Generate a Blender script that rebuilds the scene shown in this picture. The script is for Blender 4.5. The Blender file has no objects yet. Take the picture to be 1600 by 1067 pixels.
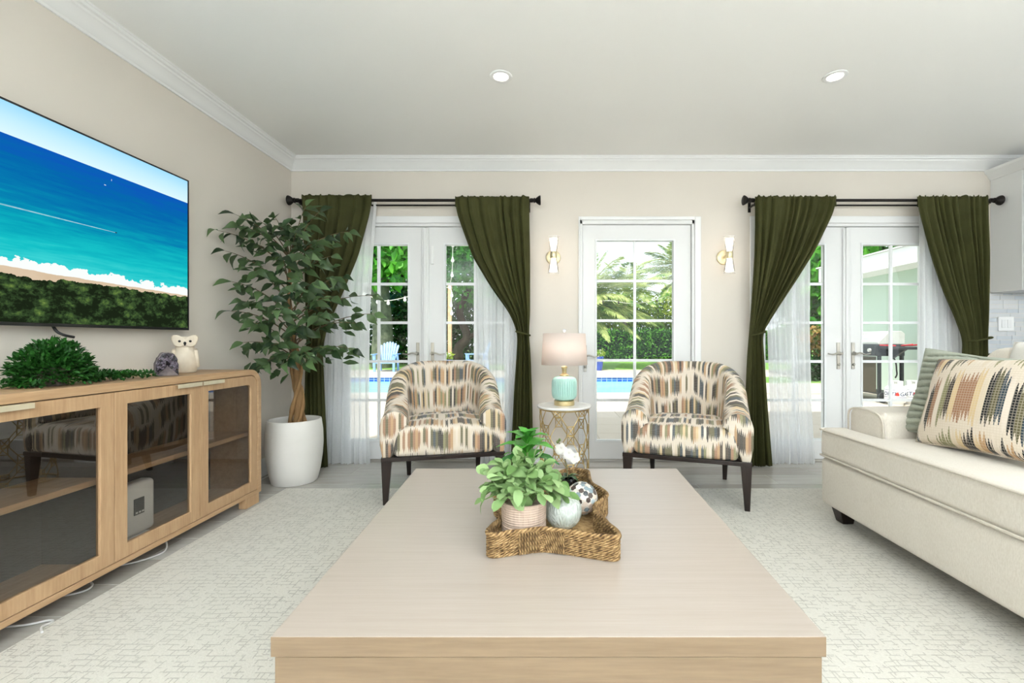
import bpy, math, random
import numpy as np
from mathutils import Vector, Matrix, Euler

random.seed(7)
rng = np.random.default_rng(11)
SC = bpy.context.scene
COL = SC.collection
PI = math.pi

# ------------------------------------------------------------------ camera
F, CX, CY, H = 711.0, 851.0, 531.0, 1.06      # focal length and principal point of the 1600x1067 frame, eye height
cam_d = bpy.data.cameras.new('camera')
cam_d.sensor_width = 36.0
cam_d.lens = F / 1600.0 * 36.0
cam_d.shift_x = (800.0 - CX) / 1600.0
cam_d.shift_y = (CY - 533.5) / 1600.0
cam_d.clip_start, cam_d.clip_end = 0.02, 300
cam = bpy.data.objects.new('camera', cam_d)
COL.objects.link(cam)
cam.location = (0, 0, H)
cam.rotation_euler = (PI / 2, 0, 0)
SC.camera = cam

# ------------------------------------------------------------------ sky, sun, added fill lights, exposure
SKY_STRENGTH = 1.7
world = bpy.data.worlds.new('sky'); SC.world = world
world.use_nodes = True
wn = world.node_tree; wn.nodes.clear()
w_out = wn.nodes.new('ShaderNodeOutputWorld')
w_bg = wn.nodes.new('ShaderNodeBackground')
w_bg.inputs['Color'].default_value = (0.86, 0.94, 1.0, 1)
w_bg.inputs['Strength'].default_value = SKY_STRENGTH
wn.links.new(w_bg.outputs[0], w_out.inputs[0])

sun_d = bpy.data.lights.new('sun', 'SUN')
sun_d.energy = 5.4; sun_d.angle = math.radians(1.5); sun_d.color = (1.0, 0.95, 0.86)
sun = bpy.data.objects.new('sun', sun_d); COL.objects.link(sun)
sun.rotation_euler = (math.radians(34), math.radians(-16), 0)   # high sun from behind the house, lighting the garden

def area(name, loc, rot, sx, sy, power, color=(1, 1, 1), spread=180):
    d = bpy.data.lights.new(name, 'AREA')
    d.shape = 'RECTANGLE'; d.size = sx; d.size_y = sy; d.energy = power; d.color = color
    d.spread = math.radians(spread)
    o = bpy.data.objects.new(name, d); COL.objects.link(o)
    o.location = loc; o.rotation_euler = rot
    return o
# added unseen fill lights: rear, rear aimed up at the ceiling, kitchen side
area('fill_rear', (1.2, -3.36, 1.25), (PI / 2, 0, 0), 5.6, 2.2, 8, (0.80, 0.915, 1.0))
area('ceiling_fill_rear', (1.2, -3.05, 1.0), (PI / 2 + 1.35, 0, 0), 5.6, 0.6, 760, (0.80, 0.915, 1.0), 125)
area('fill_kitchen_side', (5.55, 0.6, 1.5), (PI / 2, 0, PI / 2), 3.0, 1.5, 15, (0.80, 0.915, 1.0))
DOWNLIGHT_W = 2.6

SC.view_settings.view_transform = 'Standard'
SC.view_settings.look = 'None'
SC.view_settings.exposure = 0.12
SC.view_settings.gamma = 1.0
SC.view_settings.use_curve_mapping = False

# ------------------------------------------------------------------ helpers
def lin(c):
    if isinstance(c, str):
        c = c.lstrip('#'); c = [int(c[i:i + 2], 16) / 255 for i in (0, 2, 4)]
    return tuple(x / 12.92 if x <= 0.04045 else ((x + 0.055) / 1.055) ** 2.4 for x in c) + (1.0,)

def P(px, py, Y):
    """point at depth Y seen at that pixel of the photograph"""
    return Vector(((px - CX) * Y / F, Y, H + (CY - py) * Y / F))

WL = {}
class MB:
    def __init__(s): s.v = []; s.f = []; s.uv = []; s.has_uv = False
    def add(s, vs, fs, uvs=None):
        b = len(s.v)
        s.v.extend(tuple(v) for v in vs)
        s.f.extend(tuple(i + b for i in f) for f in fs)
        if uvs is not None: s.uv.extend(uvs); s.has_uv = True
        else: s.uv.extend([(v[0], v[2]) for v in vs])
        return s
    def box(s, x0, x1, y0, y1, z0, z1):
        vs = [(x, y, z) for z in (z0, z1) for y in (y0, y1) for x in (x0, x1)]
        return s.add(vs, [(0, 2, 3, 1), (4, 5, 7, 6), (0, 1, 5, 4), (2, 6, 7, 3), (0, 4, 6, 2), (1, 3, 7, 5)])
    def frustum(s, c0, sx0, sy0, c1, sx1, sy1):
        vs = []
        for c, sx, sy in ((c0, sx0, sy0), (c1, sx1, sy1)):
            for dy in (-1, 1):
                for dx in (-1, 1): vs.append((c[0] + dx * sx / 2, c[1] + dy * sy / 2, c[2]))
        return s.add(vs, [(0, 2, 3, 1), (4, 5, 7, 6), (0, 1, 5, 4), (2, 6, 7, 3), (0, 4, 6, 2), (1, 3, 7, 5)])
    def lathe(s, prof, c=(0, 0, 0), seg=32, rfun=None, cap=True):
        n = len(prof); vs = []; fs = []; uvs = []
        for i, (r, z) in enumerate(prof):
            for k in range(seg):
                a = 2 * PI * k / seg
                rr = r * (rfun(a, i) if rfun else 1)
                vs.append((c[0] + rr * math.cos(a), c[1] + rr * math.sin(a), c[2] + z)); uvs.append((k / seg, i / n))
        for i in range(n - 1):
            for k in range(seg):
                k2 = (k + 1) % seg
                fs.append((i * seg + k, i * seg + k2, (i + 1) * seg + k2, (i + 1) * seg + k))
        if cap:
            if prof[0][0] > 1e-6: fs.append(tuple(range(seg - 1, -1, -1)))
            if prof[-1][0] > 1e-6: fs.append(tuple((n - 1) * seg + k for k in range(seg)))
        return s.add(vs, fs, uvs)
    def tube(s, path, r, seg=8, closed=False, cap=True):
        path = [Vector(p) for p in path]; n = len(path)
        vs = []; fs = []; uvs = []; up = None; L = 0
        for i, p in enumerate(path):
            if closed: t = path[(i + 1) % n] - path[i - 1]
            else: t = path[min(i + 1, n - 1)] - path[max(i - 1, 0)]
            if t.length < 1e-9: t = Vector((0, 0, 1))
            t.normalize()
            if up is None:
                up = Vector((0, 0, 1)) if abs(t.z) < 0.9 else Vector((1, 0, 0))
            a = up - t * up.dot(t)
            if a.length < 1e-6: a = t.orthogonal()
            a.normalize(); b = t.cross(a); up = a
            rr = r(i / max(n - 1, 1)) if callable(r) else r
            if i: L += (p - path[i - 1]).length
            for k in range(seg):
                an = 2 * PI * k / seg
                vs.append(p + a * (rr * math.cos(an)) + b * (rr * math.sin(an))); uvs.append((k / seg, L))
        m = n if closed else n - 1
        for i in range(m):
            j = (i + 1) % n
            for k in range(seg):
                k2 = (k + 1) % seg
                fs.append((i * seg + k, j * seg + k, j * seg + k2, i * seg + k2)[::-1])
        if cap and not closed:
            fs.append(tuple(range(seg))); fs.append(tuple((n - 1) * seg + k for k in range(seg - 1, -1, -1)))
        return s.add(vs, fs, uvs)
    def grid(s, fn, nu, nv, uvfn=None, close_u=False):
        vs = []; uvs = []; fs = []
        for j in range(nv + 1):
            for i in range(nu + 1):
                u, v = i / nu, j / nv
                vs.append(fn(u, v)); uvs.append(uvfn(u, v) if uvfn else (u, v))
        w = nu + 1
        for j in range(nv):
            for i in range(nu):
                fs.append((j * w + i, j * w + i + 1, (j + 1) * w + i + 1, (j + 1) * w + i))
        return s.add(vs, fs, uvs)
    def rbox(s, c, h, r, n=4, puff=(0, 0, 0), uvf=None, warp=None):
        """rounded box, centre c, half size h, edge radius r, faces bulged by puff"""
        def samples(hh):
            core = hh - r
            a = [core + r * math.tan(math.radians(t)) for t in (12, 24, 35, 45)]
            return [-x for x in reversed(a)] + [-core + 2 * core * k / n for k in range(n + 1)] + a
        S = [samples(h[0]), samples(h[1]), samples(h[2])]
        for ax in range(3):
            ia, ib = (ax + 1) % 3, (ax + 2) % 3
            for sg in (-1, 1):
                A, B = S[ia], S[ib]; vs = []; uvs = []; fs = []
                for b in B:
                    for a in A:
                        p = [0, 0, 0]; p[ax] = sg * h[ax]; p[ia] = a; p[ib] = b
                        inn = [max(-(h[k] - r), min(h[k] - r, p[k])) for k in range(3)]
                        d = Vector([p[k] - inn[k] for k in range(3)]); d.normalize()
                        q = [inn[k] + d[k] * r for k in range(3)]
                        for k in range(3):
                            if puff[k]:
                                k1, k2 = (k + 1) % 3, (k + 2) % 3
                                w = (1 - (q[k1] / h[k1]) ** 2) * (1 - (q[k2] / h[k2]) ** 2)
                                q[k] += puff[k] * max(w, 0) * (q[k] / h[k])
                        q = Vector((q[0] + c[0], q[1] + c[1], q[2] + c[2]))
                        if warp: q = warp(q)
                        vs.append(q); uvs.append(uvf(q) if uvf else (q[0], q[2]))
                w = len(A)
                for j in range(len(B) - 1):
                    for i in range(w - 1):
                        f = (j * w + i, j * w + i + 1, (j + 1) * w + i + 1, (j + 1) * w + i)
                        fs.append(f if sg > 0 else f[::-1])
                s.add(vs, fs, uvs)
        return s
    def extrude_poly(s, pts, fn0, fn1):
        """solid between polygon pts placed by fn0 and by fn1"""
        n = len(pts)
        vs = [fn0(*p) for p in pts] + [fn1(*p) for p in pts]
        fs = [tuple(range(n))[::-1], tuple(range(n, 2 * n))] + [(i, (i + 1) % n, n + (i + 1) % n, n + i) for i in range(n)]
        return s.add(vs, fs)
    def ring(s, outer, inner, fn0, fn1):
        n = len(outer)
        vs = [fn0(*p) for p in outer] + [fn0(*p) for p in inner] + [fn1(*p) for p in outer] + [fn1(*p) for p in inner]
        fs = []
        for i in range(n):
            j = (i + 1) % n
            fs += [(i, n + i, n + j, j), (2 * n + i, 2 * n + j, 3 * n + j, 3 * n + i), (i, j, 2 * n + j, 2 * n + i), (n + i, 3 * n + i, 3 * n + j, n + j)]
        return s.add(vs, fs)
    def xf(s, M):
        s.v = [tuple(M @ Vector(v)) for v in s.v]; return s
    def mesh(s, name, mat=None, smooth=None, off=None, weld=False):
        me = bpy.data.meshes.new(name)
        v = s.v if off is None else [(a[0] - off[0], a[1] - off[1], a[2] - off[2]) for a in s.v]
        me.from_pydata(v, [], s.f)
        if s.has_uv:
            l = me.uv_layers.new(name='UVMap')
            idx = np.zeros(len(me.loops), dtype=np.int32); me.loops.foreach_get('vertex_index', idx)
            l.data.foreach_set('uv', np.array(s.uv, dtype=np.float32)[idx].ravel())
        if weld:
            import bmesh
            bm = bmesh.new(); bm.from_mesh(me)
            bmesh.ops.remove_doubles(bm, verts=bm.verts, dist=1e-5); bmesh.ops.recalc_face_normals(bm, faces=bm.faces)
            bm.to_mesh(me); bm.free()
        if smooth is not None:
            me.polygons.foreach_set('use_smooth', [True] * len(me.polygons))
            me.set_sharp_from_angle(angle=math.radians(smooth))
        if mat is not None: me.materials.append(mat)
        me.update()
        return me
    def build(s, name, mat, parent=None, smooth=None, bevel=0, bseg=2, solid=0, sub=0, world=True, weld=False, disp=None):
        off = WL.get(parent, (0, 0, 0)) if (parent is not None and world) else None
        me = s.mesh(name, mat, smooth, off, weld)
        o = bpy.data.objects.new(name, me); COL.objects.link(o)
        if parent is not None: o.parent = parent
        WL[o] = WL.get(parent, Vector((0, 0, 0)))
        if bevel:
            m = o.modifiers.new('bevel', 'BEVEL'); m.width = bevel; m.segments = bseg; m.limit_method = 'ANGLE'; m.angle_limit = math.radians(40)
            if smooth is None:
                me.polygons.foreach_set('use_smooth', [True] * len(me.polygons)); me.set_sharp_from_angle(angle=math.radians(30))
                m.harden_normals = False
        if sub:
            m = o.modifiers.new('sub', 'SUBSURF'); m.levels = sub; m.render_levels = sub
        if solid:
            m = o.modifiers.new('solid', 'SOLIDIFY'); m.thickness = solid; m.offset = 0
        return o

def tag(o, label=None, cat=None, group=None, kind=None):
    if label: o['label'] = label
    if cat: o['category'] = cat
    if group: o['group'] = group
    if kind: o['kind'] = kind
    return o
def thing(name, label, cat, loc=(0, 0, 0), rz=0, group=None):
    o = bpy.data.objects.new(name, None); COL.objects.link(o)
    o.empty_display_size = 0.1
    o.location = loc; o.rotation_euler = (0, 0, rz); WL[o] = Vector(loc)
    return tag(o, label, cat, group)
def inst(name, me, parent, M):
    o = bpy.data.objects.new(name, me); COL.objects.link(o)
    o.parent = parent; o.matrix_basis = M
    WL[o] = WL.get(parent, Vector((0, 0, 0)))
    return o
def copy_tree(o, parent=None):
    c = o.copy(); COL.objects.link(c); c.parent = parent; WL[c] = WL.get(o, Vector())
    for ch in list(o.children): copy_tree(ch, c)
    return c
def bez(p0, p1, p2, n):
    p0, p1, p2 = Vector(p0), Vector(p1), Vector(p2)
    return [p0 * (1 - t) ** 2 + p1 * 2 * t * (1 - t) + p2 * t * t for t in [i / n for i in range(n + 1)]]
def catmull(pts, n, closed=False):
    pts = [Vector(p) for p in pts]; N = len(pts); out = []
    for i in range(N if closed else N - 1):
        if closed: a, b, c, d = pts[i - 1], pts[i], pts[(i + 1) % N], pts[(i + 2) % N]
        else: a, b, c, d = pts[max(i - 1, 0)], pts[i], pts[i + 1], pts[min(i + 2, N - 1)]
        for k in range(n):
            t = k / n
            out.append(0.5 * ((2 * b) + (c - a) * t + (2 * a - 5 * b + 4 * c - d) * t * t + (3 * b - a - 3 * c + d) * t ** 3))
    if not closed: out.append(pts[-1])
    return out
def frame_m(base, d, up, s=1.0):
    """matrix that puts a leaf (length along +X, face along +Z) at base"""
    x = Vector(d).normalized(); z = Vector(up) - x * Vector(up).dot(x)
    if z.length < 1e-4: z = x.orthogonal()
    z.normalize(); y = z.cross(x)
    M = Matrix((x, y, z)).transposed().to_4x4()
    return Matrix.Translation(base) @ M @ Matrix.Scale(s, 4)

# ------------------------------------------------------------------ materials
class N:
    """small wrapper to write node trees"""
    def __init__(s, name):
        s.m = bpy.data.materials.new(name); s.m.use_nodes = True
        s.t = s.m.node_tree; s.t.nodes.clear(); s.out = s.t.nodes.new('ShaderNodeOutputMaterial')
    def n(s, kind, **kw):
        nd = s.t.nodes.new('ShaderNode' + kind)
        for k, v in kw.items(): setattr(nd, k, v)
        return nd
    def l(s, a, b): s.t.links.new(a, b)
    def val(s, sock, v):
        if hasattr(v, 'is_linked') or isinstance(v, bpy.types.NodeSocket): s.l(v, sock)
        else: sock.default_value = v
    def math(s, op, a, b=None, c=None, clamp=False):
        nd = s.n('Math', operation=op, use_clamp=clamp)
        s.val(nd.inputs[0], a)
        if b is not None: s.val(nd.inputs[1], b)
        if c is not None: s.val(nd.inputs[2], c)
        return nd.outputs[0]
    def mix(s, fac, a, b, blend='MIX'):
        nd = s.n('Mix', data_type='RGBA', blend_type=blend)
        s.val(nd.inputs[0], fac); s.val(nd.inputs[6], a); s.val(nd.inputs[7], b)
        return nd.outputs[2]
    def coord(s, kind='Object'): return s.n('TexCoord').outputs[kind]
    def mapping(s, vec, scale=(1, 1, 1), loc=(0, 0, 0), rot=(0, 0, 0)):
        nd = s.n('Mapping'); s.l(vec, nd.inputs[0])
        nd.inputs['Location'].default_value = loc; nd.inputs['Rotation'].default_value = rot; nd.inputs['Scale'].default_value = scale
        return nd.outputs[0]
    def noise(s, vec, scale=5, detail=3, rough=0.5, out='Fac'):
        nd = s.n('TexNoise'); s.l(vec, nd.inputs['Vector'])
        nd.inputs['Scale'].default_value = scale; nd.inputs['Detail'].default_value = detail; nd.inputs['Roughness'].default_value = rough
        return nd.outputs[out]
    def ramp(s, fac, stops, mode='LINEAR'):
        nd = s.n('ValToRGB'); nd.color_ramp.interpolation = mode
        e = nd.color_ramp.elements
        while len(e) < len(stops): e.new(0.5)
        for k, (p, c) in enumerate(stops):
            e[k].position = p; e[k].color = c if len(c) == 4 else tuple(c) + (1,)
        s.l(fac, nd.inputs[0]); return nd.outputs[0]
    def comb(s, x, y, z=0.0):
        nd = s.n('CombineXYZ')
        for i, v in enumerate((x, y, z)): s.val(nd.inputs[i], v)
        return nd.outputs[0]
    def sep(s, vec):
        nd = s.n('SeparateXYZ'); s.l(vec, nd.inputs[0]); return nd.outputs
    def white(s, vec):
        nd = s.n('TexWhiteNoise', noise_dimensions='3D'); s.l(vec, nd.inputs[0]); return nd.outputs['Value']
    def bump(s, h, strength=0.3, dist=0.01):
        nd = s.n('Bump'); nd.inputs['Strength'].default_value = strength; nd.inputs['Distance'].default_value = dist
        s.l(h, nd.inputs['Height']); return nd.outputs[0]
    def bsdf(s, color, rough=0.5, metal=0.0, spec=0.5, normal=None, sheen=0, coat=0, trans=0, emis=None, estr=0, alpha=None, tint=(1, 1, 1, 1)):
        b = s.n('BsdfPrincipled')
        s.val(b.inputs['Base Color'], color); s.val(b.inputs['Roughness'], rough); s.val(b.inputs['Metallic'], metal)
        b.inputs['Specular IOR Level'].default_value = spec
        if normal is not None: s.l(normal, b.inputs['Normal'])
        if sheen: b.inputs['Sheen Weight'].default_value = sheen; b.inputs['Sheen Roughness'].default_value = 0.4; b.inputs['Sheen Tint'].default_value = tint
        if coat: b.inputs['Coat Weight'].default_value = coat
        if trans: b.inputs['Transmission Weight'].default_value = trans
        if emis is not None: s.val(b.inputs['Emission Color'], emis); b.inputs['Emission Strength'].default_value = estr
        return b
    def done(s, shader):
        s.l(shader.outputs[0] if hasattr(shader, 'outputs') else shader, s.out.inputs[0]); return s.m

def M_plain(name, c, rough=0.5, metal=0.0, spec=0.5, c2=None, nscale=6, bscale=0, bstr=0.2, coat=0, sheen=0, dist=0.003):
    k = N(name); co = k.coord()
    col = lin(c)
    if c2 is not None:
        fac = k.ramp(k.noise(co, nscale, 4), [(0.35, (0, 0, 0, 1)), (0.65, (1, 1, 1, 1))]); col = k.mix(fac, lin(c), lin(c2))
    nrm = None
    if bscale: nrm = k.bump(k.noise(co, bscale, 4), bstr, dist)
    return k.done(k.bsdf(col, rough, metal, spec, nrm, coat=coat, sheen=sheen))

def M_wood(name, c1, c2, scale=(3, 40, 40), rough=0.45, bstr=0.15, spec=0.4, rnd=0.0):
    k = N(name); co = k.mapping(k.coord(), scale)
    n1 = k.noise(co, 1.0, 5, 0.6); n2 = k.noise(co, 4.0, 3, 0.6)
    f = k.math('ADD', k.math('MULTIPLY', n1, 0.7), k.math('MULTIPLY', n2, 0.3))
    if rnd:
        oi = k.n('ObjectInfo').outputs['Random']
        f = k.math('ADD', f, k.math('MULTIPLY', k.math('SUBTRACT', oi, 0.5), rnd))
    col = k.mix(k.ramp(f, [(0.35, (0, 0, 0, 1)), (0.65, (1, 1, 1, 1))]), lin(c1), lin(c2))
    return k.done(k.bsdf(col, rough, 0, spec, k.bump(n2, bstr, 0.002)))

def M_glass_thin(name, tint=(1, 1, 1, 1), base=0.04, edge=0.6, rough=0.0):
    k = N(name)
    tr = k.n('BsdfTransparent'); tr.inputs[0].default_value = tint
    gl = k.n('BsdfGlossy'); gl.inputs['Roughness'].default_value = rough; gl.inputs['Color'].default_value = (1, 1, 1, 1)
    lw = k.n('LayerWeight'); lw.inputs['Blend'].default_value = 0.12
    fac = k.math('ADD', k.math('MULTIPLY', lw.outputs['Fresnel'], edge), base, clamp=True)
    mx = k.n('MixShader'); k.l(fac, mx.inputs[0]); k.l(tr.outputs[0], mx.inputs[1]); k.l(gl.outputs[0], mx.inputs[2])
    return k.done(mx)

def M_leaf(name, c1, c2, rough=0.45, trans=0.35, nscale=2.0, objrnd=True, spec=0.4, stops=(0.3, 0.7)):
    k = N(name); co = k.coord()
    if objrnd: f = k.n('ObjectInfo').outputs['Random']
    else: f = k.ramp(k.noise(co, nscale, 3, 0.7), [(stops[0], (0, 0, 0, 1)), (stops[1], (1, 1, 1, 1))])
    col = k.mix(f, lin(c1), lin(c2))
    b = k.bsdf(col, rough, 0, spec)
    t = k.n('BsdfTranslucent'); k.l(col, t.inputs[0])
    mx = k.n('MixShader'); mx.inputs[0].default_value = trans
    k.l(b.outputs[0], mx.inputs[1]); k.l(t.outputs[0], mx.inputs[2])
    return k.done(mx)

def M_emit(name, c, strength):
    k = N(name); e = k.n('Emission'); e.inputs[0].default_value = lin(c); e.inputs[1].default_value = strength
    return k.done(e)

def M_ikat(name, s=1.0, base='#e6dccb', weave=0.0065, seed=0.0, dens=1.0):
    """woven flame-stitch cloth: spiky vertical bars of many yarn colours on cream; uv in metres"""
    k = N(name); uv = k.sep(k.coord('UV')); u = k.math('DIVIDE', uv[0], s); v = k.math('DIVIDE', uv[1], s)
    CW = 0.0105
    cell = k.math('FLOOR', k.math('DIVIDE', u, CW)); fr = k.math('SUBTRACT', k.math('FRACT', k.math('DIVIDE', u, CW)), 0.5)
    pt = k.math('SUBTRACT', 1.0, k.math('MULTIPLY', k.math('ABSOLUTE', fr), 2.0))          # pointed tip of each bar
    pt = k.math('DIVIDE', k.math('FLOOR', k.math('MULTIPLY', pt, 4.0)), 4.0)
    coarse = k.math('FLOOR', k.math('DIVIDE', k.math('ADD', u, 0.37 + seed), CW * 1.5))
    sway = k.noise(k.comb(k.math('MULTIPLY', u, 5.0), 3.0 + seed, 0.0), 1.0, 1, 0.5)
    vv = k.math('ADD', k.math('DIVIDE', v, 0.175), k.math('MULTIPLY', sway, 1.1))
    row = k.math('FLOOR', vv); tt = k.math('FRACT', vv)
    ra = k.white(k.comb(cell, row, 3.3 + seed)); rb = k.white(k.comb(cell, row, 8.9 + seed)); r3 = k.white(k.comb(coarse, row, 19.7 + seed))
    sm = k.noise(k.comb(k.math('MULTIPLY', u, 16.0), k.math('MULTIPLY', row, 7.7), seed), 1.0, 1, 0.5)
    hi = k.math('ADD', 0.53, k.math('ADD', k.math('MULTIPLY', ra, 0.16), k.math('ADD', k.math('MULTIPLY', pt, 0.20), k.math('MULTIPLY', sm, 0.28))))
    lo = k.math('SUBTRACT', 0.37, k.math('ADD', k.math('MULTIPLY', rb, 0.16), k.math('ADD', k.math('MULTIPLY', pt, 0.20), k.math('MULTIPLY', sm, 0.22))))
    ins = k.math('MULTIPLY', k.math('LESS_THAN', tt, hi), k.math('GREATER_THAN', tt, lo))
    cols = [('#1f2021', .14), ('#e0d3c3', .13), ('#b8926a', .11), ('#5f5a3f', .12), ('#d8c8b1', .10), ('#34434e', .08), ('#9c7357', .10), ('#83805a', .09), ('#3d332c', .08), ('#d2b98f', .05)]
    st = []; p = 0
    for c, w in cols: st.append((p, lin(c))); p += w
    colr = k.ramp(r3, st, 'CONSTANT')
    wx = k.math('FRACT', k.math('DIVIDE', uv[0], weave)); wy = k.math('FRACT', k.math('DIVIDE', uv[1], weave))
    gx = k.math('LESS_THAN', wx, 0.22); gy = k.math('LESS_THAN', wy, 0.25)
    g = k.math('MAXIMUM', gx, gy)
    colr = k.mix(k.math('MULTIPLY', g, 0.32), colr, lin(base))
    cream = k.mix(k.math('MULTIPLY', g, 0.35), lin(base), lin('#c9b9a2'))
    col = k.mix(k.math('MULTIPLY', ins, dens), cream, colr)
    hgt = k.math('ADD', k.math('ABSOLUTE', k.math('SUBTRACT', wx, 0.5)), k.math('ABSOLUTE', k.math('SUBTRACT', wy, 0.5)))
    return k.done(k.bsdf(col, 0.85, 0, 0.2, k.bump(hgt, 0.25, 0.002), sheen=0.15))

WALL = M_plain('wall_paint', '#e1d9ce', 0.7, c2='#ded6cb', nscale=1.5, bscale=120, bstr=0.04)
CEIL = M_plain('ceiling_paint', '#f7f6f3', 0.8, c2='#f5f4f1', nscale=1.0, bscale=90, bstr=0.04)
TRIM = M_plain('trim_paint', '#f0f0ef', 0.35, bscale=30, bstr=0.02)
DOORW = M_plain('door_paint', '#e9e9e8', 0.38, bscale=40, bstr=0.02)
MUNT = M_plain('muntin_paint', '#eef0f0', 0.35)
GLASS = M_glass_thin('window_glass', (0.97, 0.985, 0.98, 1), 0.025, 0.7)
NICKEL = M_plain('satin_nickel', '#b5b1a8', 0.32, 1.0, c2='#a9a59c', nscale=20)
BRASS = M_plain('brushed_brass', '#e2cfa3', 0.35, 0.9, c2='#d9c494', nscale=30)
LATG = M_plain('lattice_gold', '#cfb57e', 0.3, 0.9, c2='#c4a86e', nscale=30)
PULL = M_plain('champagne_pull', '#ece2c8', 0.35, 0.5, c2='#e4d8ba', nscale=30)
GOLD = M_plain('pale_gold', '#e6dab8', 0.38, 0.75, c2='#ddcfa8', nscale=30)
BLACKIRON = M_plain('black_iron', '#1d1a18', 0.45, 0.6, c2='#26211d', nscale=25, bscale=60, bstr=0.1)
DARKWOOD = M_wood('espresso_wood', '#1f1714', '#2c211c', (30, 30, 4), 0.35)
OAK = M_wood('washed_oak', '#c2a07b', '#ad8a66', (26, 2.2, 26), 0.5, 0.12)
OAKV = M_wood('washed_oak_upright', '#c2a07b', '#ad8a66', (26, 26, 2.2), 0.5, 0.12)
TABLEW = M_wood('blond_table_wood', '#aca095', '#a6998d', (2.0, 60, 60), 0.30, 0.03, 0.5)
TABLE_SHADED = M_wood('blond_table_shaded', '#7f6b55', '#725f4a', (2.5, 40, 40), 0.4, 0.1, 0.4)  # same wood as the top, with the shade on its sides put into the colour
LINEN = None
def M_linen(name, c1, c2, s=230):
    k = N(name); co = k.coord()
    n = k.noise(k.mapping(co, (s, s, s * 0.35)), 1, 2); m = k.noise(co, 9, 3)
    col = k.mix(k.math('ADD', k.math('MULTIPLY', n, 1.1), k.math('MULTIPLY', k.math('SUBTRACT', m, .5), 0.4)), lin(c1), lin(c2))
    return k.done(k.bsdf(col, 0.9, 0, 0.15, k.bump(n, 0.3, 0.002), sheen=0.2))
LINEN = M_linen('cream_linen', '#e6dfd4', '#d0c7b9')
LINENP = M_linen('cream_linen_piping', '#ddd5c8', '#c6bcad', 300)

# ================================================================== THE ROOM
WX0, WX1, WY0, WY1, CZ = -2.20, 5.60, -3.40, 3.95, 2.63      # inner faces of the room
def wx(px): return (px - CX) * WY1 / F
def wz(py): return H + (CY - py) * WY1 / F

# --- floor: wood-look plank tiles with pale grout
GROUT = M_plain('grout', '#c9c6be', 0.8)
PLANK = None
k = N('plank_tile')
co = k.mapping(k.coord(), (2.2, 26, 26)); n1 = k.noise(co, 1, 5, 0.65)
oi = k.n('ObjectInfo').outputs['Random']
f = k.math('ADD', n1, k.math('MULTIPLY', k.math('SUBTRACT', oi, 0.5), 0.5))
col = k.mix(k.ramp(f, [(0.25, (0, 0, 0, 1)), (0.75, (1, 1, 1, 1))]), lin('#aba69d'), lin('#c3bfb8'))
PLANK = k.done(k.bsdf(col, 0.22, 0, 0.5, k.bump(n1, 0.03, 0.002)))
fl = MB().box(WX0 - .1, WX1 + .1, WY0 - .1, 4.13, -0.12, -0.0015).build('floor', GROUT)
tag(fl, kind='structure')
PW, PL = 0.229, 1.22
plank_cache = {}
j = 0
y = 2.43 + PW * 6
rows = []
while y > 3.95: y -= PW
rows.append((y, 3.95))
while y > WY0:
    rows.append((max(y - PW, WY0), y)); y -= PW
for r, (y0, y1) in enumerate(rows):
    x = WX0 - [0.15, 0.55, 0.95, 0.35, 0.75][r % 5]
    while x < WX1:
        a, b = max(x, WX0), min(x + PL, WX1); x += PL
        if b - a < 0.03: continue
        key = (round(b - a, 4), round(y1 - y0, 4))
        if key not in plank_cache:
            g = 0.0016; w, d = key
            plank_cache[key] = MB().add(
                [(-w/2+g, -d/2+g, -0.012), (w/2-g, -d/2+g, -0.012), (w/2-g, d/2-g, -0.012), (-w/2+g, d/2-g, -0.012),
                 (-w/2+g, -d/2+g, -0.001), (w/2-g, -d/2+g, -0.001), (w/2-g, d/2-g, -0.001), (-w/2+g, d/2-g, -0.001),
                 (-w/2+2*g, -d/2+2*g, 0), (w/2-2*g, -d/2+2*g, 0), (w/2-2*g, d/2-2*g, 0), (-w/2+2*g, d/2-2*g, 0)],
                [(0, 1, 5, 4), (1, 2, 6, 5), (2, 3, 7, 6), (3, 0, 4, 7), (4, 5, 9, 8), (5, 6, 10, 9), (6, 7, 11, 10), (7, 4, 8, 11), (8, 9, 10, 11)]).mesh('plank', PLANK)
        inst('plank', plank_cache[key], fl, Matrix.Translation(((a + b) / 2, (y0 + y1) / 2, 0)))

# --- walls
D1 = (wx(516), wx(815), wz(349)); D2 = (wx(906), wx(1085), wz(344)); D3 = (wx(1181), wx(1470), wz(349))
WT = 0.18
wb = MB()
edges = [WX0 - .12, D1[0], D1[1], D2[0], D2[1], D3[0], D3[1], WX1 + .12]
for a, b in ((0, 1), (2, 3), (4, 5), (6, 7)): wb.box(edges[a], edges[b], WY1, WY1 + WT, 0, CZ + .1)
for d in (D1, D2, D3): wb.box(d[0], d[1], WY1, WY1 + WT, d[2], CZ + .1)
tag(wb.build('wall_back', WALL), kind='structure')
tag(MB().box(WX0 - .12, WX0, WY0 - .12, WY1, 0, CZ + .1).build('wall_left', WALL), kind='structure')
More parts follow.
